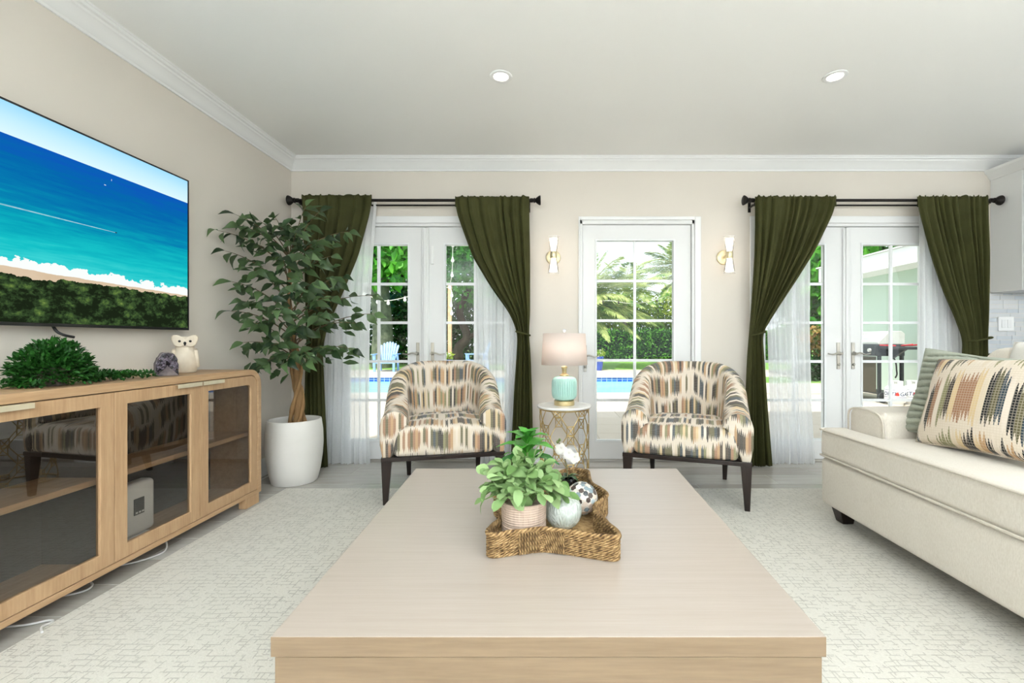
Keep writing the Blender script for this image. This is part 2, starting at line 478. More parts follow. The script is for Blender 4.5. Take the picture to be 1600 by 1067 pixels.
# right and rear walls, with openings added where the fill lights stand
wr = MB().box(WX1, WX1 + .12, WY0 - .12, -0.95, 0, CZ + .1).box(WX1, WX1 + .12, 2.15, WY1, 0, CZ + .1)
wr.box(WX1, WX1 + .12, -0.95, 2.15, 0, 0.72).box(WX1, WX1 + .12, -0.95, 2.15, 2.28, CZ + .1)
tag(wr.build('wall_right', WALL), kind='structure')
wf = MB().box(WX0, -1.65, WY0 - .12, WY0, 0, CZ + .1).box(4.05, WX1, WY0 - .12, WY0, 0, CZ + .1).box(-1.65, 4.05, WY0 - .12, WY0, 2.38, CZ + .1)
tag(wf.build('wall_front', WALL), kind='structure')
tag(MB().box(WX0 - .12, WX1 + .12, WY0 - .12, WY1 + WT, CZ, CZ + .12).build('ceiling', CEIL), kind='structure')
tag(MB().box(WX0 - .8, WX1 + .6, WY1 + WT, WY1 + WT + 0.75, 2.66, 2.8).build('sun_shield_eave', TRIM), kind='structure')  # unseen overhang added to keep the sun out of the room

# --- crown moulding, baseboards
prof = [(0, .108), (.010, .108), (.013, .096), (.018, .092), (.030, .070), (.052, .044), (.062, .038), (.066, .028), (.078, .024), (.083, .012), (.088, .010), (.088, 0), (0, 0)]
t1 = MB(); t1.extrude_poly(prof, lambda d, z: (WX0 + d, WY0, CZ - z), lambda d, z: (WX0 + d, WY1 - d, CZ - z))
tag(t1.build('trim_1', TRIM, smooth=25), kind='structure')
t2 = MB(); t2.extrude_poly(prof, lambda d, z: (WX0 + d, WY1 - d, CZ - z), lambda d, z: (WX1, WY1 - d, CZ - z))
tag(t2.build('trim_2', TRIM, smooth=25), kind='structure')
bprof = [(0, 0), (.014, 0), (.014, .105), (.011, .118), (.006, .124), (.005, .135), (0, .135)]
b1 = MB().extrude_poly(bprof, lambda d, z: (WX0 + d, WY0, z), lambda d, z: (WX0 + d, WY1, z))
tag(b1.build('baseboard_left', TRIM), kind='structure')
b2 = MB()
for a, b in ((WX0 + .014, D1[0] - .06), (D1[1] + .06, D2[0] - .015), (D2[1] + .06, D3[0] - .06)):
    b2.extrude_poly(bprof, lambda d, z: (a, WY1 - d, z), lambda d, z: (b, WY1 - d, z))
tag(b2.build('baseboard_back', TRIM), kind='structure')

# --- glazed doors: leaf frame with beads, every pane and bar a piece
def lever(parent, x, z, yf, sgn):
    """plate with a curved lever pointing to sgn"""
    p = MB().box(x - .014, x + .014, yf - .009, yf, z - .115, z + .115)
    o = p.build('lever_handle', NICKEL, parent, bevel=.004)
    # rose, curved lever and turn knob belong to the same casting: one mesh
    q = MB().lathe([(.0, 0), (.016, 0), (.016, .018), (.010, .030), (.010, .048), (0, .048)], seg=16)
    q.xf(Matrix.Translation((x, yf - .009, z + .02)) @ Matrix.Rotation(PI / 2, 4, 'X'))
    path = catmull([(x, yf - .05, z + .02), (x + sgn * .035, yf - .054, z + .026), (x + sgn * .075, yf - .054, z + .014), (x + sgn * .118, yf - .050, z + .020)], 5)
    q.tube(path, lambda t: .0085 - .003 * t, 8)
    q.lathe([(0, 0), (.011, 0), (.011, .012), (.006, .02), (0, .02)], (0, 0, 0), 12)
    b = len(q.v) - 12 * 5
    q.v[b:] = [tuple(Matrix.Translation((x, yf - .009, z - .075)) @ Matrix.Rotation(PI / 2, 4, 'X') @ Vector(v)) for v in q.v[b:]]
    me = q.mesh('lever', NICKEL, 40, WL[o])
    # join lever into the handle mesh
    import bmesh
    bm = bmesh.new(); bm.from_mesh(o.data); bm.from_mesh(me); bm.to_mesh(o.data); bm.free(); bpy.data.meshes.remove(me)
    return o

pane_cache = {}
def leaf(root, x0, x1, gx0, gx1, ztop, gz0, gz1, name='door_leaf', zb=.022):
    yf, yb = WY1 + .022, WY1 + .066
    m = MB()
    m.box(x0, gx0, yf, yb, zb, ztop).box(gx1, x1, yf, yb, zb, ztop).box(gx0, gx1, yf, yb, gz1, ztop).box(gx0, gx1, yf, yb, zb, gz0)
    lf = m.build(name, DOORW, root)
    bw = .016
    bd = MB().ring([(gx0 - bw, gz0 - bw), (gx1 + bw, gz0 - bw), (gx1 + bw, gz1 + bw), (gx0 - bw, gz1 + bw)], [(gx0, gz0), (gx1, gz0), (gx1, gz1), (gx0, gz1)],
                   lambda a, b: (a, yf - .007, b), lambda a, b: (a, yf + .012, b))
    bd.build('glazing_bead', MUNT, lf, bevel=.003)
    xm = (gx0 + gx1) / 2; rh = (gz1 - gz0) / 5; mw = .0115
    MB().box(xm - mw, xm + mw, yf + .008, yf + .026, gz0, gz1).build('muntin', MUNT, lf)
    for i in range(1, 5):
        z = gz0 + rh * i
        MB().box(gx0, xm - mw, yf + .009, yf + .025, z - mw, z + mw).box(xm + mw, gx1, yf + .009, yf + .025, z - mw, z + mw).build('muntin', MUNT, lf)
    key = (round(xm - gx0, 4), round(rh, 4))
    if key not in pane_cache:
        w, h = key
        pane_cache[key] = MB().add([(0, 0, 0), (w, 0, 0), (w, 0, h), (0, 0, h)], [(0, 1, 2, 3)]).mesh('pane', GLASS)
    for c in (gx0, xm):
        for r in range(5):
            inst('pane', pane_cache[key], lf, Matrix.Translation(Vector((c, yf + .03, gz0 + rh * r)) - WL[lf]))
    return lf
GZ1, GZ0 = wz(382), wz(687)
def french(n, D, L0, L1, G, R0, R1, G2, hx):
    root = bpy.data.objects.new('door_%d' % n, None); COL.objects.link(root); WL[root] = Vector(((D[0] + D[1]) / 2, WY1 + .04, 0)); root.location = WL[root]
    root['kind'] = 'structure'
    x0, x1, zt = D
    jw = .035
    m = MB().box(x0, wx(L0) - .003, WY1 - .004, WY1 + WT, 0, zt).box(wx(R1) + .003, x1, WY1 - .004, WY1 + WT, 0, zt).box(x0, x1, WY1 - .004, WY1 + WT, wz(354) + .003, zt)
    m.build('door_frame', DOORW, root, bevel=.004)
    # casing around the opening
    c = MB().box(x0 - .055, x0, WY1 - .016, WY1, 0, zt + .06).box(x1, x1 + .055, WY1 - .016, WY1, 0, zt + .06).box(x0, x1, WY1 - .016, WY1, zt, zt + .06)
    c.build('casing', TRIM, root, bevel=.004)
    MB().box(x0, x1, WY1 + .01, WY1 + WT + .05, 0, .02).build('threshold', M_plain('threshold', '#b9b6b0', .4, .6), root, bevel=.003)
    a = leaf(root, wx(L0), wx(L1), wx(G[0]), wx(G[1]), wz(354), GZ0, GZ1)
    b = leaf(root, wx(R0), wx(R1), wx(G2[0]), wx(G2[1]), wz(354), GZ0, GZ1)
    xa = (wx(L1) + wx(R0)) / 2
    MB().box(xa - .032, xa + .032, WY1 + .004, WY1 + .022, .022, wz(356)).box(xa - .014, xa + .014, WY1 - .006, WY1 + .004, .022, wz(356)).build('astragal', DOORW, b, bevel=.005)
    lever(a, wx(hx[0]), wz(556), WY1 + .022, -1); lever(b, wx(hx[1]), wz(556), WY1 + .022, 1)
    return root
d1 = french(1, D1, 520, 662.5, (543, 636), 665.5, 811, (695, 788), (652, 675))
d3 = french(3, D3, 1185, 1322.5, (1197.5, 1290), 1325.5, 1466, (1350.5, 1443), (1312, 1335))
# small contact sensor on the left pair
sx, sz = wx(675), wz(399)
MB().box(sx - .013, sx + .013, WY1 + .006, WY1 + .022, sz - .075, sz + .085).build('door_contact_sensor', TRIM, d1, bevel=.004)
# single door in the middle
root = bpy.data.objects.new('door_2', None); COL.objects.link(root); WL[root] = Vector((wx(995), WY1 + .04, 0)); root.location = WL[root]; root['kind'] = 'structure'
x0, x1, zt = D2
MB().box(x0, wx(910), WY1 - .003, WY1 + WT, 0, zt).box(wx(1081), x1, WY1 - .003, WY1 + WT, 0, zt).box(x0, x1, WY1 - .003, WY1 + WT, wz(350), zt).build('door_frame', DOORW, root, bevel=.003)
MB().box(x1, x1 + .055, WY1 - .014, WY1, 0, zt + .03).box(x0 - .012, x0, WY1 - .014, WY1, 0, zt + .03).box(x0, x1, WY1 - .014, WY1, zt, zt + .03).build('casing', TRIM, root, bevel=.004)
MB().box(x0, x1, WY1 + .01, WY1 + WT + .05, 0, .02).build('threshold', bpy.data.materials['threshold'], root, bevel=.003)
a = leaf(root, wx(910) + .003, wx(1081) - .003, wx(933), wx(1053), wz(350) - .003, wz(688.5), wz(375.5))
lever(a, wx(914.5), wz(560), WY1 + .022, 1)

# --- rug
k = N('woven_rug')
co = k.coord()
n_d = k.noise(co, 5, 2, out='Color')
dist = k.n('VectorMath', operation='SCALE'); k.l(n_d, dist.inputs[0]); dist.inputs['Scale'].default_value = 0.03
vadd = k.n('VectorMath', operation='ADD'); k.l(co, vadd.inputs[0]); k.l(dist.outputs[0], vadd.inputs[1])
def broken(vec, rot, w, h, th, ms, sd):
    b = k.n('TexBrick'); b.offset = 0.5
    k.l(k.mapping(vec, (1, 1, 1), (sd, sd * 2, 0), (0, 0, rot)), b.inputs['Vector'])
    b.inputs['Color1'].default_value = b.inputs['Color2'].default_value = (0, 0, 0, 1); b.inputs['Mortar'].default_value = (1, 1, 1, 1)
    b.inputs['Scale'].default_value = 1.0; b.inputs['Mortar Size'].default_value = ms; b.inputs['Mortar Smooth'].default_value = 0.3
    b.inputs['Brick Width'].default_value = w; b.inputs['Row Height'].default_value = h
    ns = k.noise(k.mapping(co, (1, 1, 1), (sd, 0, 0)), 16, 3, 0.7)
    return k.math('MULTIPLY', b.outputs['Color'], k.math('GREATER_THAN', ns, th))
m1 = broken(vadd.outputs[0], 0, 0.060, 0.026, 0.48, 0.0024, 0.3)
m2 = broken(vadd.outputs[0], PI / 2, 0.050, 0.034, 0.52, 0.0022, 1.7)
mk = k.math('MAXIMUM', m1, m2)
big = k.noise(co, 1.3, 3); fin = k.noise(co, 160, 2)
basec = k.mix(k.math('MULTIPLY', fin, 0.7), lin('#d6d2c8'), lin('#bdb8ac'))
mk = k.math('MULTIPLY', mk, k.math('ADD', 0.20, k.math('MULTIPLY', big, 0.55)))
colr = k.mix(mk, basec, lin('#8b867c'))
hh = k.math('SUBTRACT', fin, k.math('MULTIPLY', mk, 1.2))
RUG = k.done(k.bsdf(colr, 0.95, 0, 0.1, k.bump(hh, 0.35, 0.004), sheen=0.2))
r = MB().box(-1.832, 2.75, -0.6, 3.225, 0.0006, 0.009).build('area_rug', RUG, bevel=.003)
tag(r, 'large cream woven rug with broken grey dashes under the coffee table', 'rug')

# --- recessed ceiling lights
LENS = M_emit('downlight_lens', '#fff4e6', 7.0)
def downlight(x, y, label, group=None):
    t = thing('recessed_ceiling_light', label, 'ceiling light', (x, y, CZ), 0, group)
    MB().lathe([(.042, -.001), (.046, -.006), (.060, -.007), (.066, -.004), (.067, 0), (.042, 0)], (x, y, CZ), 40).build('trim_ring', TRIM, t, smooth=40)
    MB().lathe([(0, -.003), (.030, -.0035), (.0435, -.003)], (x, y, CZ), 40, cap=False).build('lens', LENS, t, smooth=60)
    d = bpy.data.lights.new('downlight', 'AREA'); d.shape = 'DISK'; d.size = .085; d.energy = DOWNLIGHT_W; d.color = (1.0, .95, .89); d.spread = math.radians(170)
    o = bpy.data.objects.new('downlight_lamp', d); COL.objects.link(o); o.parent = t; o.location = (0, 0, -.009)
    return t
downlight(-.26, 2.71, 'round recessed ceiling light above the left armchair', 'recessed ceiling lights')
downlight(1.73, 2.71, 'round recessed ceiling light nearest the kitchen cabinet', 'recessed ceiling lights')
for (x, y, w_) in ((-.26, .6, 'over the near end of the coffee table'), (1.73, .6, 'over the near end of the sofa'), (3.75, .6, 'over the kitchen floor beside the sofa'), (-.26, -1.6, 'behind the camera on the television side'), (1.73, -1.6, 'behind the camera in the middle'), (3.75, -1.6, 'behind the camera on the kitchen side')):  # unseen fittings added for more light from the ceiling
    downlight(x, y, 'added unseen recessed light ' + w_, 'added unseen ceiling lights near the camera')

# --- kitchen end at the right: wall cabinet, counter, splashback
KW = M_plain('cabinet_white', '#f3f3f1', .35, bscale=30, bstr=.02)
KX = 3.868
t = thing('kitchen_wall_cabinet', 'white kitchen wall cabinet with crown at the right edge', 'cabinet', (KX, WY1, 1.465))
yb_, yf_ = WY1 - .0005, 3.665
MB().box(KX, 5.55, yf_ + .02, yb_, 1.465, 2.44).build('carcass', KW, t, bevel=.002)
for i in range(4):
    a = KX + .004 + i * .42
    dd = MB(); b = a + .414
    dd.box(a, b, yf_ + .006, yf_ + .018, 1.47, 2.435).box(a, a + .06, yf_, yf_ + .006, 1.47, 2.435).box(b - .06, b, yf_, yf_ + .006, 1.47, 2.435).box(a + .06, b - .06, yf_, yf_ + .006, 1.47, 1.53).box(a + .06, b - .06, yf_, yf_ + .006, 2.375, 2.435)
    d_ = dd.build('door', KW, t)
    MB().box(a + (.37 if i % 2 == 0 else .03), a + (.384 if i % 2 == 0 else .044), yf_ - .03, yf_ - .0005, 1.52, 1.66).build('handle', NICKEL, d_, bevel=.003)
cp = [(0, .085), (.006, .085), (.012, .07), (.03, .045), (.05, .02), (.055, 0), (0, 0)]
cm = MB()
cm.extrude_poly(cp, lambda d, z: (KX - d, yb_, 2.525 - z), lambda d, z: (KX - d, yf_ - d, 2.525 - z))
cm.extrude_poly(cp, lambda d, z: (KX - d, yf_ - d, 2.525 - z), lambda d, z: (5.55, yf_ - d, 2.525 - z))
cm.box(KX, 5.55, yf_, yb_, 2.44, 2.515)
cm.build('cornice', KW, t)
t = thing('kitchen_base_cabinet', 'white kitchen base cabinet under the dark counter behind the sofa', 'cabinet', (KX, WY1, 0))
MB().box(KX - .02, 5.55, 3.36, yb_, .1, .90).box(KX - .02, 5.55, 3.42, yb_, 0, .1).build('carcass', KW, t)
for i in range(3):
    a = KX + i * .55; MB().box(a, a + .54, 3.342, 3.3595, .12, .885).build('door', KW, t, bevel=.003)
DARKSTONE = M_plain('dark_stone', '#2b2f33', .25, c2='#1c1f22', nscale=12)
o = MB().box(KX - .05, 5.55, 3.31, yb_, .9005, .942).build('kitchen_counter', DARKSTONE, bevel=.004)
tag(o, 'dark stone kitchen counter below the tiled splashback', 'counter')
sp = thing('tile_splashback', 'pale grey glass tile splashback under the white wall cabinet', 'splashback', (KX, WY1, .943))
MB().box(KX - .028, 5.5, WY1 - .004, WY1 - .0002, .943, 1.464).build('grout_bed', M_plain('splash_grout', '#d6d2cb', .8), sp)
k = N('glass_tile'); oi = k.n('ObjectInfo').outputs['Random']
TILE = k.done(k.bsdf(k.mix(oi, lin('#c4cbd2'), lin('#dadada')), .12, 0, .5, coat=.4))
z = .945; rr = random.Random(5); tcache = {}
while z < 1.46:
    h = min(.0365, 1.4635 - z); x = KX - .026 - rr.random() * .0
    while x < 4.75:
        w = rr.choice((.075, .10, .13, .16, .19)); g = .0012
        key = (w, round(h, 4))
        if key not in tcache: tcache[key] = MB().box(g, w - g, 0, .006, g, h - g).mesh('tile', TILE)
        inst('tile', tcache[key], sp, Matrix.Translation(Vector((x, WY1 - .0095 - rr.random() * .0008, z)) - WL[sp])); x += w
    z += .0385
sx, sz = 3.99, wz(506)
t = thing('wall_switch', 'double white rocker switch plate on the tiled splashback', 'switch', (sx, WY1 - .011, sz))
MB().box(sx - .068, sx + .068, WY1 - .018, WY1 - .0112, sz - .062, sz + .062).build('plate', TRIM, t, bevel=.003)
for q in (-.025, .025): MB().box(sx + q - .017, sx + q + .017, WY1 - .022, WY1 - .0182, sz - .034, sz + .034).build('rocker', DOORW, t, bevel=.002)

# ================================================================== TELEVISION AND SIDEBOARD
TX = -2.138; TY0, TY1, TZ0, TZ1 = 1.14, 2.732, 1.118, 2.016
tv = thing('television', 'wide flat television on the left wall showing a beach', 'television', (-2.2, (TY0 + TY1) / 2, TZ0))
BLK = M_plain('black_plastic', '#121212', .35, c2='#191919', nscale=30)
MB().box(-2.163, TX - .004, TY0, TY1, TZ0, TZ1).build('panel_housing', BLK, tv, bevel=.003)
MB().box(-2.1985, -2.163, TY0 + .35, TY1 - .35, TZ0 + .1, TZ1 - .15).build('wall_mount', BLK, tv, bevel=.006)
rg = lambda e: [(TY0 + e, TZ0 + e), (TY1 - e, TZ0 + e), (TY1 - e, TZ1 - e), (TY0 + e, TZ1 - e)]
MB().ring(rg(0), [(TY0 + .008, TZ0 + .014), (TY1 - .008, TZ0 + .014), (TY1 - .008, TZ1 - .008), (TY0 + .008, TZ1 - .008)],
          lambda a, b: (TX - .0039, a, b), lambda a, b: (TX + .003, a, b)).build('bezel', BLK, tv)
k = N('beach_picture')
uv = k.sep(k.coord('UV')); u, v = uv[0], uv[1]
cu = k.comb(k.math('MULTIPLY', u, 1.78), v)
n_st = k.noise(k.mapping(cu, (3, 34, 1)), 1.0, 5, 0.65); n_big = k.noise(k.mapping(cu, (1.2, 5, 1)), 1.0, 3)
n_e = k.noise(k.mapping(cu, (9, 14, 1)), 1.0, 5, 0.6); n_e2 = k.noise(k.mapping(cu, (22, 5, 1)), 1, 4, .65)
vs = k.math('ADD', v, k.math('ADD', k.math('MULTIPLY', k.math('SUBTRACT', n_st, .5), .34), k.math('MULTIPLY', k.math('SUBTRACT', n_big, .5), .16)))
sea = k.ramp(vs, [(0.24, lin('#3ccfd0')), (0.36, lin('#16bcc2')), (0.48, lin('#0aa3b6')), (0.58, lin('#067fac')), (0.72, lin('#0566a8')), (0.86, lin('#0c58b4'))])
sky = k.ramp(v, [(0.85, lin('#d7f2fd')), (0.93, lin('#bfe8fb')), (1.0, lin('#9fd9f7'))])
pic = k.mix(k.math('GREATER_THAN', v, .852), sea, sky)
# wake of a motor boat
wake = k.math('MULTIPLY', k.math('LESS_THAN', k.math('ABSOLUTE', k.math('SUBTRACT', v, .528)), k.math('ADD', .001, k.math('MULTIPLY', k.math('SUBTRACT', .74, u), .007))),
              k.math('MULTIPLY', k.math('GREATER_THAN', u, .15), k.math('LESS_THAN', u, .712)))
wake = k.math('MULTIPLY', wake, k.math('MULTIPLY', n_e2, k.math('ADD', .2, k.math('MULTIPLY', u, 1.3))), clamp=True)
pic = k.mix(wake, pic, lin('#dff3f6'))
def dot(uu, vv, a, b, c, pic):
    d = k.math('MULTIPLY', k.math('LESS_THAN', k.math('ABSOLUTE', k.math('SUBTRACT', u, uu)), a), k.math('LESS_THAN', k.math('ABSOLUTE', k.math('SUBTRACT', v, vv)), b))
    return k.mix(d, pic, lin(c))
pic = dot(.676, .778, .003, .0022, '#cfe0e8', pic); pic = dot(.697, .818, .0008, .005, '#d8e6ea', pic); pic = dot(.712, .528, .003, .003, '#25424e', pic)
# shore line sloping a little: foam, sand, trees
sl = k.math('ADD', v, k.math('MULTIPLY', k.math('SUBTRACT', u, .7), .055))
fo = k.math('ADD', sl, k.math('MULTIPLY', k.math('SUBTRACT', n_e2, .5), .05))
foam = k.math('MULTIPLY', k.math('LESS_THAN', fo, .292), k.math('GREATER_THAN', k.math('ADD', n_e, k.math('MULTIPLY', k.math('SUBTRACT', .292, fo), 5.0)), .56))
pic = k.mix(foam, pic, lin('#f2f6f4'))
sand = k.math('LESS_THAN', k.math('ADD', sl, k.math('MULTIPLY', k.math('SUBTRACT', n_e, .5), .02)), .236)
pic = k.mix(sand, pic, k.mix(n_e, lin('#dcc8ae'), lin('#cdb393')))
vo = k.n('TexVoronoi'); vo.inputs['Scale'].default_value = 13; k.l(k.mapping(cu, (1, 1.6, 1)), vo.inputs['Vector'])
vo2 = k.n('TexVoronoi'); vo2.inputs['Scale'].default_value = 27; k.l(k.mapping(cu, (1, 1.4, 1)), vo2.inputs['Vector'])
n_t = k.noise(k.mapping(cu, (8, 8, 1)), 1, 4, .6)
tf = k.math('ADD', k.math('MULTIPLY', k.math('SUBTRACT', .75, vo.outputs['Distance']), .55), k.math('MULTIPLY', k.math('SUBTRACT', .5, vo2.outputs['Distance']), .35))
n_f = k.noise(k.mapping(cu, (60, 70, 1)), 1, 4, .7)
tf = k.math('ADD', tf, k.math('ADD', k.math('MULTIPLY', k.math('SUBTRACT', n_t, .5), .55), k.math('MULTIPLY', k.math('SUBTRACT', n_f, .5), 1.0)))
trees = k.ramp(tf, [(0.02, lin('#1a2415')), (0.22, lin('#33482a')), (0.44, lin('#557038')), (0.72, lin('#8fa154'))])
tedge = k.math('ADD', .212, k.math('MULTIPLY', k.math('SUBTRACT', n_t, .5), .10))
pic = k.mix(k.math('LESS_THAN', k.math('ADD', v, k.math('MULTIPLY', k.math('SUBTRACT', u, .7), .03)), tedge), pic, trees)
em = k.n('Emission'); k.l(pic, em.inputs[0]); em.inputs[1].default_value = 1.0
SCREEN = k.done(em)
y0, y1, z0, z1 = TY0 + .008, TY1 - .008, TZ0 + .014, TZ1 - .008
MB().add([(TX, y0, z0), (TX, y1, z0), (TX, y1, z1), (TX, y0, z1)], [(0, 1, 2, 3)], [(0, 0), (1, 0), (1, 1), (0, 1)]).build('screen', SCREEN, tv)
c = MB().tube(catmull([(-2.17, 2.0, 1.14), (-2.15, 2.003, 1.10), (-2.13, 2.015, 1.082), (-2.12, 2.05, 1.072)], 6), .006, 8)
c.build('power_cable', BLK, tv, smooth=60)

# --- sideboard
SX, SB = -1.863, -2.182            # front and back
SY0, SY1, SZ0, SZ1 = 0.955, 2.993, .066, .872
sb = thing('sideboard', 'light oak sideboard with dark glass doors under the television', 'sideboard', (-2.02, (SY0 + SY1) / 2, 0))
def round_u(y0, y1, z0, z1, r, n=8):
    pts = [(y0, z0)]
    pts += [(y0 + r - r * math.cos(t * PI / 2 / n), z1 - r + r * math.sin(t * PI / 2 / n)) for t in range(n + 1)]
    pts += [(y1 - r + r * math.sin(t * PI / 2 / n), z1 - r + r * math.cos(t * PI / 2 / n)) for t in range(n + 1)]
    pts += [(y1, z0)]
    return pts
th = .036
MB().ring(round_u(SY0, SY1, SZ0, SZ1, .105), round_u(SY0 + th, SY1 - th, SZ0 + .024, SZ1 - th, .07), lambda a, b: (SB, a, b), lambda a, b: (SX, a, b)).build('shell', OAK, sb, smooth=35, bevel=.003)
MB().box(SB + .002, SB + .008, SY0 + .03, SY1 - .03, SZ0 + .02, SZ1 - .05).build('back_panel', M_wood('dark_back', '#3a2f26', '#2f261e', (20, 2, 20), .6), sb)
DEdge = [SY0 + th + .003, 1.4845, 1.9745, 2.4645, SY1 - th - .003]
dz0, dz1 = SZ0 + .027, SZ1 - th - .004
for y in (1.4845, 1.9745, 2.4645):
    if y == 1.9745: MB().box(SB + .009, SX - .03, y - .009, y + .009, SZ0 + .0245, SZ1 - th - .0005).build('divider', bpy.data.materials['dark_back'], sb)
for a, b in ((SY0 + th + .0005, 1.965), (1.984, SY1 - th - .0005)):
    MB().box(SB + .009, SX - .055, a, b, .440, .466).build('shelf', OAK, sb, bevel=.002)
SMOKE = M_glass_thin('smoked_glass', (.74, .71, .67, 1), .12, .9)
for i in range(4):
    a, b = DEdge[i] + .0015, DEdge[i + 1] - .0015
    st, rl = .060, .056
    def rrect(y0, y1, z0, z1, rl_, rr_, n=5):
        pts = [(y0, z0)]
        for t in range(n + 1):
            th_ = t * PI / 2 / n; pts.append((y0 + rl_ - rl_ * math.cos(th_), z1 - rl_ + rl_ * math.sin(th_)))
        for t in range(n + 1):
            th_ = t * PI / 2 / n; pts.append((y1 - rr_ + rr_ * math.sin(th_), z1 - rr_ + rr_ * math.cos(th_)))
        return pts + [(y1, z0)]
    ro_l, ro_r = (.066, .0005) if i == 0 else ((.0005, .066) if i == 3 else (.0005, .0005))
    ri_l, ri_r = (.03, .0005) if i == 0 else ((.0005, .03) if i == 3 else (.0005, .0005))
    m = MB().ring(rrect(a, b, dz0, dz1, ro_l, ro_r), rrect(a + st, b - st, dz0 + .06, dz1 - rl, ri_l, ri_r), lambda p, q: (SX - .024, p, q), lambda p, q: (SX - .003, p, q))
    d_ = m.build('door', OAKV, sb, smooth=35, bevel=.0015)
    MB().add([(SX - .014, a + st - .005, dz0 + .055), (SX - .014, b - st + .005, dz0 + .055), (SX - .014, b - st + .005, dz1 - rl + .005), (SX - .014, a + st - .005, dz1 - rl + .005)], [(0, 1, 2, 3)]).build('glass', SMOKE, d_)
    # brass edge pull
    h0, h1 = (b - .165, b - .004) if i % 2 == 0 else (a + .004, a + .165)
    if i == 0: h0, h1 = b - .165, b - .004
    MB().box(SX - .0028, SX + .014, h0, h1, dz1 - .002, dz1 + .001).box(SX + .011, SX + .014, h0, h1, dz1 - .019, dz1 - .002).build('handle', PULL, d_)
for y in (SY0 + .02, SY1 - .15):
    for x0, x1 in ((SX - .05, SX - .002), (SB + .002, SB + .05)):
        MB().box(x0, x1, y, y + .13, 0.0005, SZ0 - .0002).build('leg', OAKV, sb, bevel=.003)
# cords under the sideboard
WCORD = M_plain('white_cord', '#dcdad6', .5)
def cord(label, pts, r=.004, mat=WCORD, name='power_cord'):
    o = MB().tube(catmull(pts, 8), r, 8).build(name, mat, smooth=60)
    return tag(o, label, 'cord', 'cords under the sideboard')
cord('white cord looping out under the middle sideboard door', [(-2.05, 2.10, .006), (-1.95, 2.15, .006), (-1.90, 2.22, .006), (-1.90, 2.28, .006), (-1.93, 2.32, .03), (-2.0, 2.36, .05)])
cord('short white cord loop peeking out below the sideboard seam', [(-2.06, 1.86, .006), (-1.97, 1.88, .006), (-1.93, 1.92, .006), (-1.95, 1.96, .012), (-2.04, 1.99, .02)])
cord('white cord running from under the sideboard to the rug', [(-2.05, 1.66, .01), (-1.93, 1.68, .006), (-1.865, 1.71, .006), (-1.838, 1.70, .007), (-1.833, 1.66, .0135), (-1.80, 1.63, .0135)])
o = MB().tube(catmull([(-2.180, 3.01, .05), (-2.15, 3.1, .02), (-2.165, 3.3, .005), (-2.14, 3.5, .005), (-2.17, 3.7, .005)], 8), .004, 8).build('lamp_cord', WCORD, smooth=60)
tag(o, 'white cord along the baseboard behind the white planter', 'cord')

# --- white router standing inside the sideboard
WPL = M_plain('white_plastic', '#e9e9e7', .4)
rt = thing('internet_router', 'white router box standing behind the sideboard glass', 'router', (-2.03, 2.215, SZ0 + .026))
m = MB().rbox((0, 0, 0), (.038, .118, .128), .024, 3)
m.xf(Matrix.Translation((-2.03, 2.215, SZ0 + .026 + .141))); m.build('body', WPL, rt, smooth=50)
MB().box(-2.065, -1.995, 2.14, 2.30, SZ0 + .0265, SZ0 + .036).build('foot', WPL, rt, bevel=.003)
MB().box(-1.9925, -1.9885, 2.205, 2.262, .205, .285).build('display', BLK, rt, bevel=.002)
for q in range(3): MB().box(-1.9886, -1.9875, 2.213 + q * .017, 2.224 + q * .017, .212, .220).build('button', WPL, rt)

# --- things on the sideboard
FERN = M_leaf('ivy_green', '#123812', '#2f6e22', .5, .25, 30, False)
tp = thing('trailing_plant', 'bushy green trailing plant on top of the sideboard', 'plant', (-2.02, 1.87, SZ1 + .0005))
MB().lathe([(0, .0), (.045, .0), (.055, .075), (.049, .075), (.043, .06), (0, .06)], (-2.02, 1.87, SZ1 + .0008), 24).build('pot', M_plain('plant_pot_dark', '#4a4038', .6), tp, smooth=40)
def leaf_cloud(name, pos, dirs, ups, length, width, mat, parent=None, fold=0.25, kind='stuff'):
    """many small leaves in one mesh: each leaf a folded diamond of four points"""
    pos = np.asarray(pos, float); n = len(pos)
    d = np.asarray(dirs, float); d /= np.linalg.norm(d, axis=1)[:, None] + 1e-9
    up = np.asarray(ups, float); up = up - d * (d * up).sum(1)[:, None]; up /= np.linalg.norm(up, axis=1)[:, None] + 1e-9
    side = np.cross(up, d)
    L = (np.asarray(length) * np.ones(n))[:, None]; W = (np.asarray(width) * np.ones(n))[:, None]
    p0 = pos; p3 = pos + d * L
    pm = pos + d * L * .42
    pa = pm + side * W / 2 + up * W * fold; pb = pm - side * W / 2 + up * W * fold
    pc = pos + d * L * .75
    pe = pc + side * W * .32 + up * W * fold * .6; pf = pc - side * W * .32 + up * W * fold * .6
    V = np.stack([p0, pa, pe, p3, pf, pb, pc], 1).reshape(-1, 3)
    if parent is not None and parent in WL: V = V - np.array(WL[parent])
    b = (np.arange(n) * 7)[:, None]
    Fq = np.concatenate([b + np.array([[0, 6, 2, 1]]), b + np.array([[0, 5, 4, 6]])], 0)
    Ft = np.concatenate([b + np.array([[6, 3, 2]]), b + np.array([[6, 4, 3]])], 0)
    me = bpy.data.meshes.new(name)
    me.from_pydata(V.tolist(), [], Fq.tolist() + Ft.tolist())
    me.materials.append(mat)
    o = bpy.data.objects.new(name, me); COL.objects.link(o)
    if parent is not None: o.parent = parent
    WL[o] = WL.get(parent, Vector((0, 0, 0)))
    if kind: o['kind'] = kind
    return o
def rv(n): 
    a = rng.normal(size=(n, 3)); return a / np.linalg.norm(a, axis=1)[:, None]
